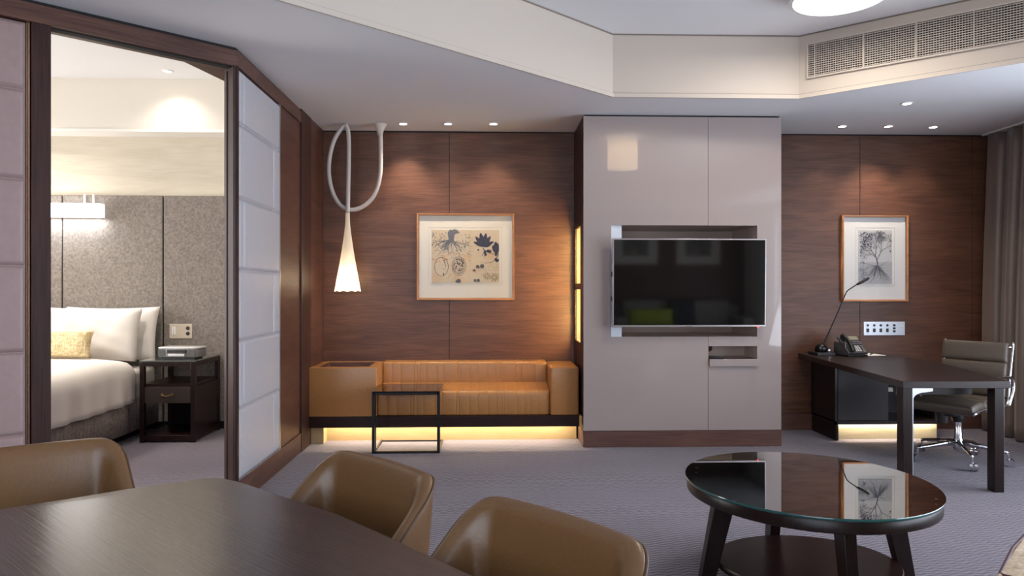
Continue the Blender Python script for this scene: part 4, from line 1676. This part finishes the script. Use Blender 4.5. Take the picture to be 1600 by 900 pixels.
MB().lathe([(0.9985, 0.439), (1.0005, 0.441), (1.0005, 0.447), (0.9985, 0.449)], n=96, sx=ex, sy=ey, cap=False).build('glass_edge', plain('glass_edge', (0.02, 0.10, 0.095), 0.1, coat=1), ct, smooth=True)
for (dx, dy, rt, rb) in ((-1, 0, .37, .455), (1, 0, .37, .455), (0, -1, .335, .40), (0, 1, .335, .40)):
    def q_(r_, w, t_, z):
        tx_, ty_ = -dy, dx
        return [(dx * (r_ + a) + tx_ * b, dy * (r_ + a) + ty_ * b, z) for a, b in ((-w, -t_), (w, -t_), (w, t_), (-w, t_))]
    MB().hexa(q_(rb, 0.032, 0.024, 0.0), q_(rt, 0.048, 0.026, 0.3848)).build('leg', M_espresso, ct, bevel=0.003)
for (dx, dy) in ((-.42, -.27), (.42, -.27), (.42, .27), (-.42, .27)):
    MB().disc((dx, dy, 0.4385), 0.006, 'z', 0.001).build('clear_bumper', M_alu, ct)
MB().lathe([(0.0, 0.06), (0.99, 0.06), (1.0, 0.065), (1.0, 0.083), (0.99, 0.088), (0.0, 0.088)], n=72, sx=0.40, sy=0.335).build('lower_shelf', M_espx, ct, smooth=True)

# ------------------------------------------------------------------ dining table
dt = thing('dining_table', 'dark wood dining table with a soft sheen in the left foreground', 'dining table', (0, 0, 0))
base = [(-0.80, 2.165), (-0.74, 2.13), (-0.66, 2.06), (-0.37, 1.80), (-0.206, 1.614), (-0.028, 1.405), (0.25, 1.03), (0.50, 0.66), (0.53, 0.58), (0.48, 0.50),
        (-0.20, 0.02), (-0.28, 0.0), (-0.36, 0.05), (-0.90, 0.55), (-1.45, 1.20), (-1.66, 1.50), (-1.66, 1.58), (-1.60, 1.64),
        (-1.249, 1.876), (-1.135, 1.957), (-1.018, 2.052), (-0.91, 2.125), (-0.84, 2.165)]
MB().prism(base, 0.70, 0.74).build('table_top', M_dining, dt, bevel=0.004)
for (x, y) in ((-0.95, 1.75), (-1.25, 1.50), (0.05, 0.72), (-0.2, 0.45)):
    MB().box(x - .04, x + .04, y - .04, y + .04, 0, 0.70).build('leg', M_espresso, dt, bevel=0.004)
MB().bar((-1.1, 1.62, 0.66), (-0.08, 0.58, 0.66), 0.35, 0.075).build('apron', M_espresso, dt)

# ------------------------------------------------------------------ dining chairs


def dining_chair(label):
    t = thing('dining_chair', label, 'chair', (0, 0, 0), 0, 'leather tub chairs around the dining table')
    hwd, yb, rc, af = 0.258, 0.285, 0.10, 0.50     # half width, back line, corner radius, arm length
    pts = []   # (x, y, nx, ny, fwd)
    nA = 16
    for i in range(nA):      # left arm from front to corner (flares out a touch at the front)
        u = i / nA
        fwd = af * (1 - u) + rc
        pts.append((-hwd - 0.035 * (1 - u) ** 1.0, yb - fwd, -1, 0, fwd))
    for i in range(9):
        a = R(180 - 90 * i / 8)
        pts.append((-hwd + rc + rc * math.cos(a), yb - rc + rc * math.sin(a), math.cos(a), math.sin(a), rc * (1 - math.sin(a))))
    nB = 10
    for i in range(1, nB):
        u = i / nB
        bow = 0.012 * (1 - (2 * u - 1) ** 2)
        pts.append((-hwd + rc + (2 * hwd - 2 * rc) * u, yb + bow, 0, 1, 0))
    left = pts[:nA + 9]
    pts += [(-x, y, -nx, ny, f_) for x, y, nx, ny, f_ in reversed(left)]

    def hgt(fwd, x):
        # rim: level across the back, dropping in a smooth S along the arms
        pr = [(0.0, 0.828), (0.02, 0.826), (0.05, 0.808), (0.10, 0.768), (0.16, 0.71), (0.22, 0.66), (0.30, 0.62), (0.42, 0.60), (0.6, 0.59)]
        for k in range(len(pr) - 1):
            if pr[k][0] <= fwd <= pr[k + 1][0]:
                f_ = (fwd - pr[k][0]) / (pr[k + 1][0] - pr[k][0])
                return pr[k][1] + (pr[k + 1][1] - pr[k][1]) * f_
        return 0.59
    sec = []
    for (x, y, nx, ny, fw) in pts:
        h = hgt(fw, x)
        zb = 0.36
        row = []
        for (o, z) in ((0.050, zb), (0.040, zb + 0.01), (0.022, zb + (h - zb) * .35), (0.008, zb + (h - zb) * .75), (0.0, h - 0.012), (0.003, h - 0.003), (0.012, h + 0.003), (0.025, h + 0.002), (0.040, h - 0.008), (0.052, h - 0.03),
                       (0.066, zb + (h - zb) * .72), (0.082, zb + (h - zb) * .45), (0.09, 0.43), (0.09, zb)):
            row.append((x - nx * o, y - ny * o, z))
        sec.append(row)
    m = MB()
    n = len(sec[0])
    for r_ in sec:
        m.v += r_
    for i in range(len(sec) - 1):
        for j in range(n):
            l = (j + 1) % n
            m.f.append((i * n + j, (i + 1) * n + j, (i + 1) * n + l, i * n + l))
    m.f.append(tuple(range(n)))
    m.f.append(tuple((len(sec) - 1) * n + j for j in range(n))[::-1])
    m.build('shell', M_olive, t, sub=1, smooth='all')
    # piping along the outer rim
    pth = [(x - nx * 0.0005, y - ny * 0.0005, hgt(f_, x) - 0.008) for x, y, nx, ny, f_ in pts]
    MB().tube(pth, 0.0032, 6).build('piping', M_ol_pipe, t, smooth='all')
    # seat
    st_ = MB()

    def sq(u, v):
        a = 2 * PI * u
        e = 0.35
        ca, sa = math.copysign(abs(math.cos(a)) ** e, math.cos(a)), math.copysign(abs(math.sin(a)) ** e, math.sin(a))
        prf = [(0.0, 0.37), (0.97, 0.37), (1.0, 0.385), (1.0, 0.44), (0.975, 0.465), (0.9, 0.475), (0.5, 0.482), (0.0, 0.484)]
        r_, z_ = prf[int(round(v * 7))]
        return (0.185 * r_ * ca, -0.035 + 0.245 * r_ * sa, z_)
    st_.grid(sq, 40, 8, wrapu=True)
    st_.build('seat', M_olive, t, smooth='all')
    MB().box(-0.2, 0.2, -0.25, 0.2, 0.33, 0.37).build('seat_frame', M_espresso, t, bevel=0.004)
    for sx in (-1, 1):
        for sy in (-1, 1):
            a = [(sx * 0.19 + p * .018, -0.02 + sy * 0.2 + q_ * .018, 0.34) for p, q_ in ((-1, -1), (1, -1), (1, 1), (-1, 1))]
            b = [(sx * 0.215 + p * .011, -0.02 + sy * 0.235 + q_ * .011, 0.0) for p, q_ in ((-1, -1), (1, -1), (1, 1), (-1, 1))]
            MB().hexa(b, a).build('leg', M_espresso, t, bevel=0.002)
    return t


def place(t, cornerL, cornerR):
    """put the chair so that its back top corners land on two plan points (L, R seen from the table side... outward +Y)"""
    a, b = Vector(cornerL), Vector(cornerR)
    mid = (a + b) / 2
    d = (b - a).normalized()
    n = Vector((-d.y, d.x))
    t.location = (mid.x - n.x * 0.27, mid.y - n.y * 0.27, 0)
    t.rotation_euler = (0, 0, math.atan2(-n.x, n.y))
    return t


c1 = dining_chair('brown leather tub chair cut by the left edge, at the table end near the bed')
place(c1, (-1.60, 2.07), (-1.19, 2.365))
c2 = dup(c1, (0, 0, 0), 0, 'brown leather tub dining chair on the long side, nearest the small black side table')
place(c2, (-0.455, 2.165), (-0.11, 1.80))
c3 = dup(c1, (0, 0, 0), 0, 'brown leather tub chair at the bottom centre, nearest the oval coffee table')
place(c3, (-0.005, 1.675), (0.31, 1.315))

# ------------------------------------------------------------------ bed
bd = thing('bed', 'large bed with white covers and grey valance against the felt headboard', 'bed', (-4.0, 4.70, 0))
BX = 0.92
BL = YBB - 0.05 - 4.70
MB().box(-BX + .08, BX - .08, 0.05, BL, 0.0, 0.06).build('base_frame', M_dark, bd)  # inset block, coloured black for the shadow beneath the bed
vs = MB()
# pleated valance walls
pth = [(-BX, BL), (-BX, 0.0), (BX, 0.0), (BX, BL)]
poly = []
for k in range(3):
    a, b = Vector(pth[k]), Vector(pth[k + 1])
    n = int((b - a).length / 0.0125)
    d = (b - a).normalized()
    nn = Vector((d.y, -d.x))
    for i in range(n):
        p = a + (b - a) * i / n
        q_ = p + nn * (0.007 * math.sin(i * PI / 2.0))
        poly.append(q_)
poly.append(Vector(pth[3]))
m = MB()
for p in poly:
    m.v.append((p.x, p.y, 0.075))
    m.v.append((p.x, p.y, 0.36))
for i in range(len(poly) - 1):
    m.f.append((2 * i, 2 * i + 2, 2 * i + 3, 2 * i + 1))
m.build('valance', M_skirt, bd, smooth='all', solid=0.006)
MB().box(-BX + .01, BX - .01, 0.01, BL, 0.30, 0.60).build('mattress', M_linen, bd, bevel=0.04)
# duvet: rounded slab with soft folds
random.seed(3)


def duvet(u, v):
    # u across section (0..1 left hem -> right hem), v along length
    y = -0.03 + (BL - 0.50 + 0.03) * v
    hem = 0.33
    W2 = BX + 0.035
    top = 0.70 + 0.018 * math.sin(v * 9 + 1) * math.sin(u * 8) + 0.02 * math.sin(PI * v)
    s_ = abs(2 * u - 1)
    sg = 1 if u > 0.5 else -1
    if s_ < 0.7:
        f_ = s_ / 0.7
        x = sg * (W2 - 0.12) * f_
        z = top - 0.02 * f_ ** 4
    elif s_ < 0.82:
        a = (s_ - 0.7) / 0.12 * PI / 2
        x = sg * (W2 - 0.12 + 0.12 * math.sin(a))
        z = top - 0.02 - 0.12 * (1 - math.cos(a))
    else:
        f_ = (s_ - 0.82) / 0.18
        x = sg * (W2 + 0.012 * f_ * math.sin(v * 40) + 0.008 * f_ * math.sin(v * 23 + 1))
        z = (top - 0.14) * (1 - f_) + hem * f_
    return (x, y, z)


MB().grid(duvet, 61, 70).build('duvet', M_linen, bd, smooth='all', solid=0.02)


def pillow(name, label, cat, c, w, h, t_, rx, rz, mat, group=None, ry=0.0, parent=None, wr=0.0):
    m = MB()
    N_ = 26

    def side(sg):
        def f(u, v):
            a, b = 2 * u - 1, 2 * v - 1
            pin = 1 - 0.07 * (a * a) * (1 - b * b) - 0.0
            x = w / 2 * a * (1 - 0.06 * (1 - a * a) * 0 - 0.05 * (1 - abs(b)) * abs(a) ** 3 * 0)
            xx = w / 2 * a * (1 - 0.05 * (1 - b * b))
            zz = h / 2 * b * (1 - 0.07 * (1 - a * a))
            k = max(0, (1 - a ** 4)) ** 0.5 * max(0, (1 - b ** 4)) ** 0.5
            y = sg * t_ / 2 * k
            y += sg * wr * k * math.sin(a * 9 + b * 4) * math.sin(b * 7 - a * 2)
            return (xx, y, zz)
        return f
    m.grid(side(1), N_, N_)
    m.grid(side(-1), N_, N_)
    o = m.build(name, mat, parent, smooth='all')
    o.location = c
    o.rotation_euler = (rx, ry, rz)
    if label:
        tag(o, label, cat, group)
    return o


pillow('bed_pillow', 'plump white bed pillow leaning against the felt headboard, partly hidden behind another', 'pillow', (-3.46, 6.68, 0.90), 0.86, 0.50, 0.12, R(-10), 0, M_linen, 'white bed pillows', wr=0.006)
pillow('bed_pillow', 'front white bed pillow behind the straw coloured cushion', 'pillow', (-3.54, 6.50, 0.905), 0.86, 0.48, 0.17, R(-10), R(2), M_linen, 'white bed pillows', ry=R(1), wr=0.006)
pillow('bed_pillow', 'white bed pillow on the far side of the bed hidden by the door post', 'pillow', (-4.48, 6.50, 0.90), 0.86, 0.50, 0.20, R(-20), 0, M_linen, 'white bed pillows', wr=0.006)
pillow('scatter_cushion', 'straw coloured textured bolster cushion on the white bed', 'cushion', (-3.72, 6.24, 0.835), 0.68, 0.235, 0.14, R(-14), 0, M_gold)

# bedside wall light
wl = thing('wall_light', 'glowing white box wall lamp hung from the top of the felt headboard', 'wall lamp', (-3.86, YBB - 0.05, 2.03))
MB().box(-0.33, 0.31, -0.12, -0.02, -0.062, 0.062).build('lamp_shade', glow('box_shade_glow', (0.95, 0.98, 1.0), 1.5), wl, bevel=0.003)
for x in (0.12, 0.20):
    MB().box(x, x + 0.012, -0.026, -0.012, 0.05, 0.155).build('strap', M_rim, wl)
area('box_lamp_down', (0, -0.07, -0.068), (0, 0, 0), 0.6, 0.08, 4, (0.95, 0.97, 1.0), wl)
area('box_lamp_up', (0, -0.07, 0.068), (PI, 0, 0), 0.6, 0.08, 0.5, (0.95, 0.97, 1.0), wl)

# ------------------------------------------------------------------ nightstand
ns = thing('nightstand', 'dark wood open nightstand with one drawer and glass top beside the bed', 'nightstand', (-2.962, 6.19, 0))
NW, ND, NH = 0.465, 0.575, 0.70
p_ = 0.038
for x in (0, NW - p_):
    for y in (0, ND - p_):
        MB().box(x, x + p_, y, y + p_, 0, NH - 0.012).build('post', M_espresso, ns, bevel=0.002)
m = MB()
for y in (0.002, ND - p_ + 0.002):
    m.box(p_, NW - p_, y, y + p_ - 0.004, NH - 0.05, NH - 0.012)
for x in (0.002, NW - p_ + 0.002):
    m.box(x, x + p_ - 0.004, p_, ND - p_, NH - 0.05, NH - 0.012)
m.box(p_, NW - p_, p_, ND - p_, NH - 0.03, NH - 0.014)
m.build('top_frame', M_espresso, ns)
MB().box(0, NW, 0, ND, NH - 0.0118, NH).build('glass_top', plain('bedside_glass', (0.10, 0.11, 0.10), 0.03, coat=1), ns, bevel=0.001)
m = MB()
m.box(0.02, NW - 0.02, 0.02, ND - 0.02, 0.475, 0.50)
m.box(NW - p_ + .004, NW - .004, p_, ND - p_, 0.335, 0.475)
m.box(0.004, p_ - 0.004, 0.12, ND - p_, 0.335, 0.475)
m.build('shelf', M_espresso, ns)
dr = MB().box(p_ + 0.002, NW - p_ - 0.002, 0.004, 0.45, 0.335, 0.472).build('drawer', plain('brown_drawer', (0.035, 0.024, 0.018), 0.5), ns, bevel=0.002)
m = MB()
m.tube(smoothpath([(0.19, 0.002, 0.405), (0.195, -0.014, 0.408), (0.2325, -0.018, 0.398), (0.27, -0.014, 0.408), (0.275, 0.002, 0.405)], 4), 0.004, 8)
m.box(0.178, 0.20, -0.001, 0.004, 0.395, 0.42)
m.box(0.265, 0.287, -0.001, 0.004, 0.395, 0.42)
m.build('handle', M_brass, dr)
m = MB().box(0.004, NW - 0.004, 0.004, ND - 0.004, 0.012, 0.062)
m.build('bottom_shelf', M_espresso, ns, bevel=0.002)
MB().box(NW - 0.02, NW - 0.008, p_, ND - p_, 0.062, 0.335).build('side_panel', M_espresso, ns)
MB().box(p_, NW - p_, ND - 0.02, ND - 0.01, 0.062, 0.335).build('back_panel', M_espresso, ns)

# radio
rd_ = thing('bedside_radio', 'silver tabletop radio standing on the glass topped nightstand', 'radio', (-2.70, 6.43, 0.7005), R(-6))
RW = 0.185
rb = MB()
prof = [(-RW, -0.06), (-RW + .02, -0.10), (0, -0.115), (RW - .02, -0.10), (RW, -0.06), (RW - 0.01, 0.08), (-RW + .01, 0.08)]
rb.prism(prof, 0.012, 0.085)
rb.build('body', plain('graphite_silver', (0.18, 0.17, 0.17), 0.35, metal=0.4), rd_, bevel=0.006)
MB().prism([(x * 1.01, y * 1.01) for x, y in prof], 0.085, 0.10).build('lid', plain('silver_lid', (0.62, 0.61, 0.60), 0.3, metal=0.3), rd_, bevel=0.006)
MB().box(-0.07, 0.08, -0.1185, -0.11, 0.024, 0.044).build('disc_slot', plain('silver_lid', (0.62, 0.61, 0.60), 0.3, metal=0.3), rd_, bevel=0.002)
MB().box(-0.08, 0.09, -0.117, -0.105, 0.052, 0.078).build('display', M_black, rd_)
for x0, x1 in ((-0.165, -0.10), (0.11, 0.165)):
    MB().box(x0, x1, -0.108, -0.09, 0.02, 0.08).build('speaker_grille', plain('speaker_cloth', (0.09, 0.09, 0.09), 0.7, bump=.5, bscale=300), rd_)
MB().box(-0.15, 0.15, -0.08, 0.06, 0.0, 0.012).build('foot', M_black, rd_)

# ------------------------------------------------------------------ curtain


def curtain(u, v):
    z = 0.012 + (ZC - 0.029) * v
    y = YB - 0.10 - (YB - 4.9) * u
    belly = math.sin(PI * min(1, v * 1.0)) ** 1.2
    base = 4.66 - 0.05 * math.sin(PI * min(1, max(0, (1 - v) * 1.1)) * 0.5)
    w = 0.056 + 0.02 * (1 - v)
    ph = u * 2 * PI * 8 + 0.5 * math.sin(v * 2.2 + u * 6)
    x = base - w * (math.sin(ph) + 0.35 * math.sin(2.1 * ph + 1.3)) + 0.02 * math.sin(u * 17)
    yy = y + 0.035 * math.cos(ph) * (1 - 0.3 * v)
    return (x, min(yy, YB - 0.02), z)


cu = MB().grid(curtain, 320, 24).build('curtain', M_curt, smooth='all', solid=0.003)
tag(cu, 'long taupe satin curtain hanging in folds at the right edge', 'curtain')
ct_r = MB().box(4.60, 4.72, 4.6, YB - .02, ZC - 0.014, ZC - 0.001).build('curtain_track', M_rim)
tag(ct_r, 'slim ceiling track carrying the taupe curtain', 'curtain track')

# ------------------------------------------------------------------ woven ottoman at the lower right
of = thing('ottoman', 'pale tan woven ottoman with maroon piping at the bottom right corner', 'ottoman', (1.571, 2.169, 0), R(44.5))
# local x runs away along the visible edge, local -y to the right/near
ol, ow = 0.62, 0.50
MB().box(0.0, ol, -ow, 0.0, 0.10, 0.415).build('body', M_straw, of, bevel=0.02, seg=3)
MB().box(0.0, ol, -ow, 0.0, 0.30, 0.422).build('cushion', M_straw, of, bevel=0.012, seg=3)
c_ = 0.008
cr = [(c_, -c_ * 2.2), (c_ * 2.2, -c_), (ol / 2, 0.004), (ol - c_ * 2, -c_), (ol - c_, -c_ * 2), (ol - c_, -ow + c_ * 2), (ol - c_ * 2, -ow + c_), (c_ * 2, -ow + c_), (c_, -ow + c_ * 2)]
MB().tube([(x, y, 0.418) for x, y in cr], 0.006, 8, closed=True).build('piping', M_maroon, of, smooth='all')
for x in (0.05, ol - 0.05):
    for y in (-0.05, -ow + 0.05):
        MB().box(x - .02, x + .02, y - .02, y + .02, 0, 0.10).build('leg', M_espresso, of)

# ------------------------------------------------------------------ lounge sofa behind the camera, mirrored in the screen
M_sofa = plain('grey_upholstery', (0.30, 0.27, 0.25), 0.9, bump=.4, bscale=150)
ls = thing('lounge_sofa', 'long grey sofa mirrored in the dark television screen', 'sofa', (3.45, YF + 0.02, 0))
MB().box(-1.2, 1.2, 0.12, 0.90, 0.08, 0.30).build('base', M_sofa, ls, bevel=0.02)
for x in (-0.98, 0.0):
    MB().box(x, x + 0.97, 0.22, 0.92, 0.30, 0.44).build('seat_cushion', M_sofa, ls, bevel=0.04, seg=3)
    MB().box(x + .01, x + 0.96, 0.14, 0.36, 0.44, 0.88).build('back_cushion', M_sofa, ls, bevel=0.05, seg=3)
MB().box(-1.2, 1.2, 0.0, 0.16, 0.08, 0.78).build('backrest', M_sofa, ls, bevel=0.03)
for x in (-1.2, 1.0):
    MB().box(x, x + 0.2, 0.0, 0.9, 0.08, 0.60).build('armrest', M_sofa, ls, bevel=0.03)
pillow('sofa_cushion', 'lime green bolster cushion mirrored at the left of the television screen', 'cushion', (2.90, YF + 0.66, 0.60), 0.80, 0.30, 0.15, R(12), 0, plain('lime_fabric', (0.36, 0.42, 0.02), 0.7))
pillow('sofa_cushion', 'charcoal square cushion mirrored in the centre of the television screen', 'cushion', (3.50, YF + 0.50, 0.68), 0.50, 0.45, 0.15, R(14), 0, plain('charcoal_fabric', (0.03, 0.035, 0.045), 0.85))
for (x, lb) in ((2.78, 'framed print mirrored at the upper left of the television screen'), (3.93, 'framed print mirrored at the upper right of the television screen')):
    f_ = thing('framed_print', lb, 'picture', (x, YF, 1.86))
    MB().box(-0.42, 0.42, 0.001, 0.03, -0.36, 0.36).build('frame', M_frame, f_, bevel=0.003)
    MB().box(-0.39, 0.39, 0.03, 0.033, -0.33, 0.33).build('mat_board', M_mat, f_)
    MB().box(-0.24, 0.24, 0.033, 0.035, -0.19, 0.19).build('print', paper_mat('dark_print', (0.2, 0.18, 0.16), (0.5, 0.4, 0.3), 14), f_)
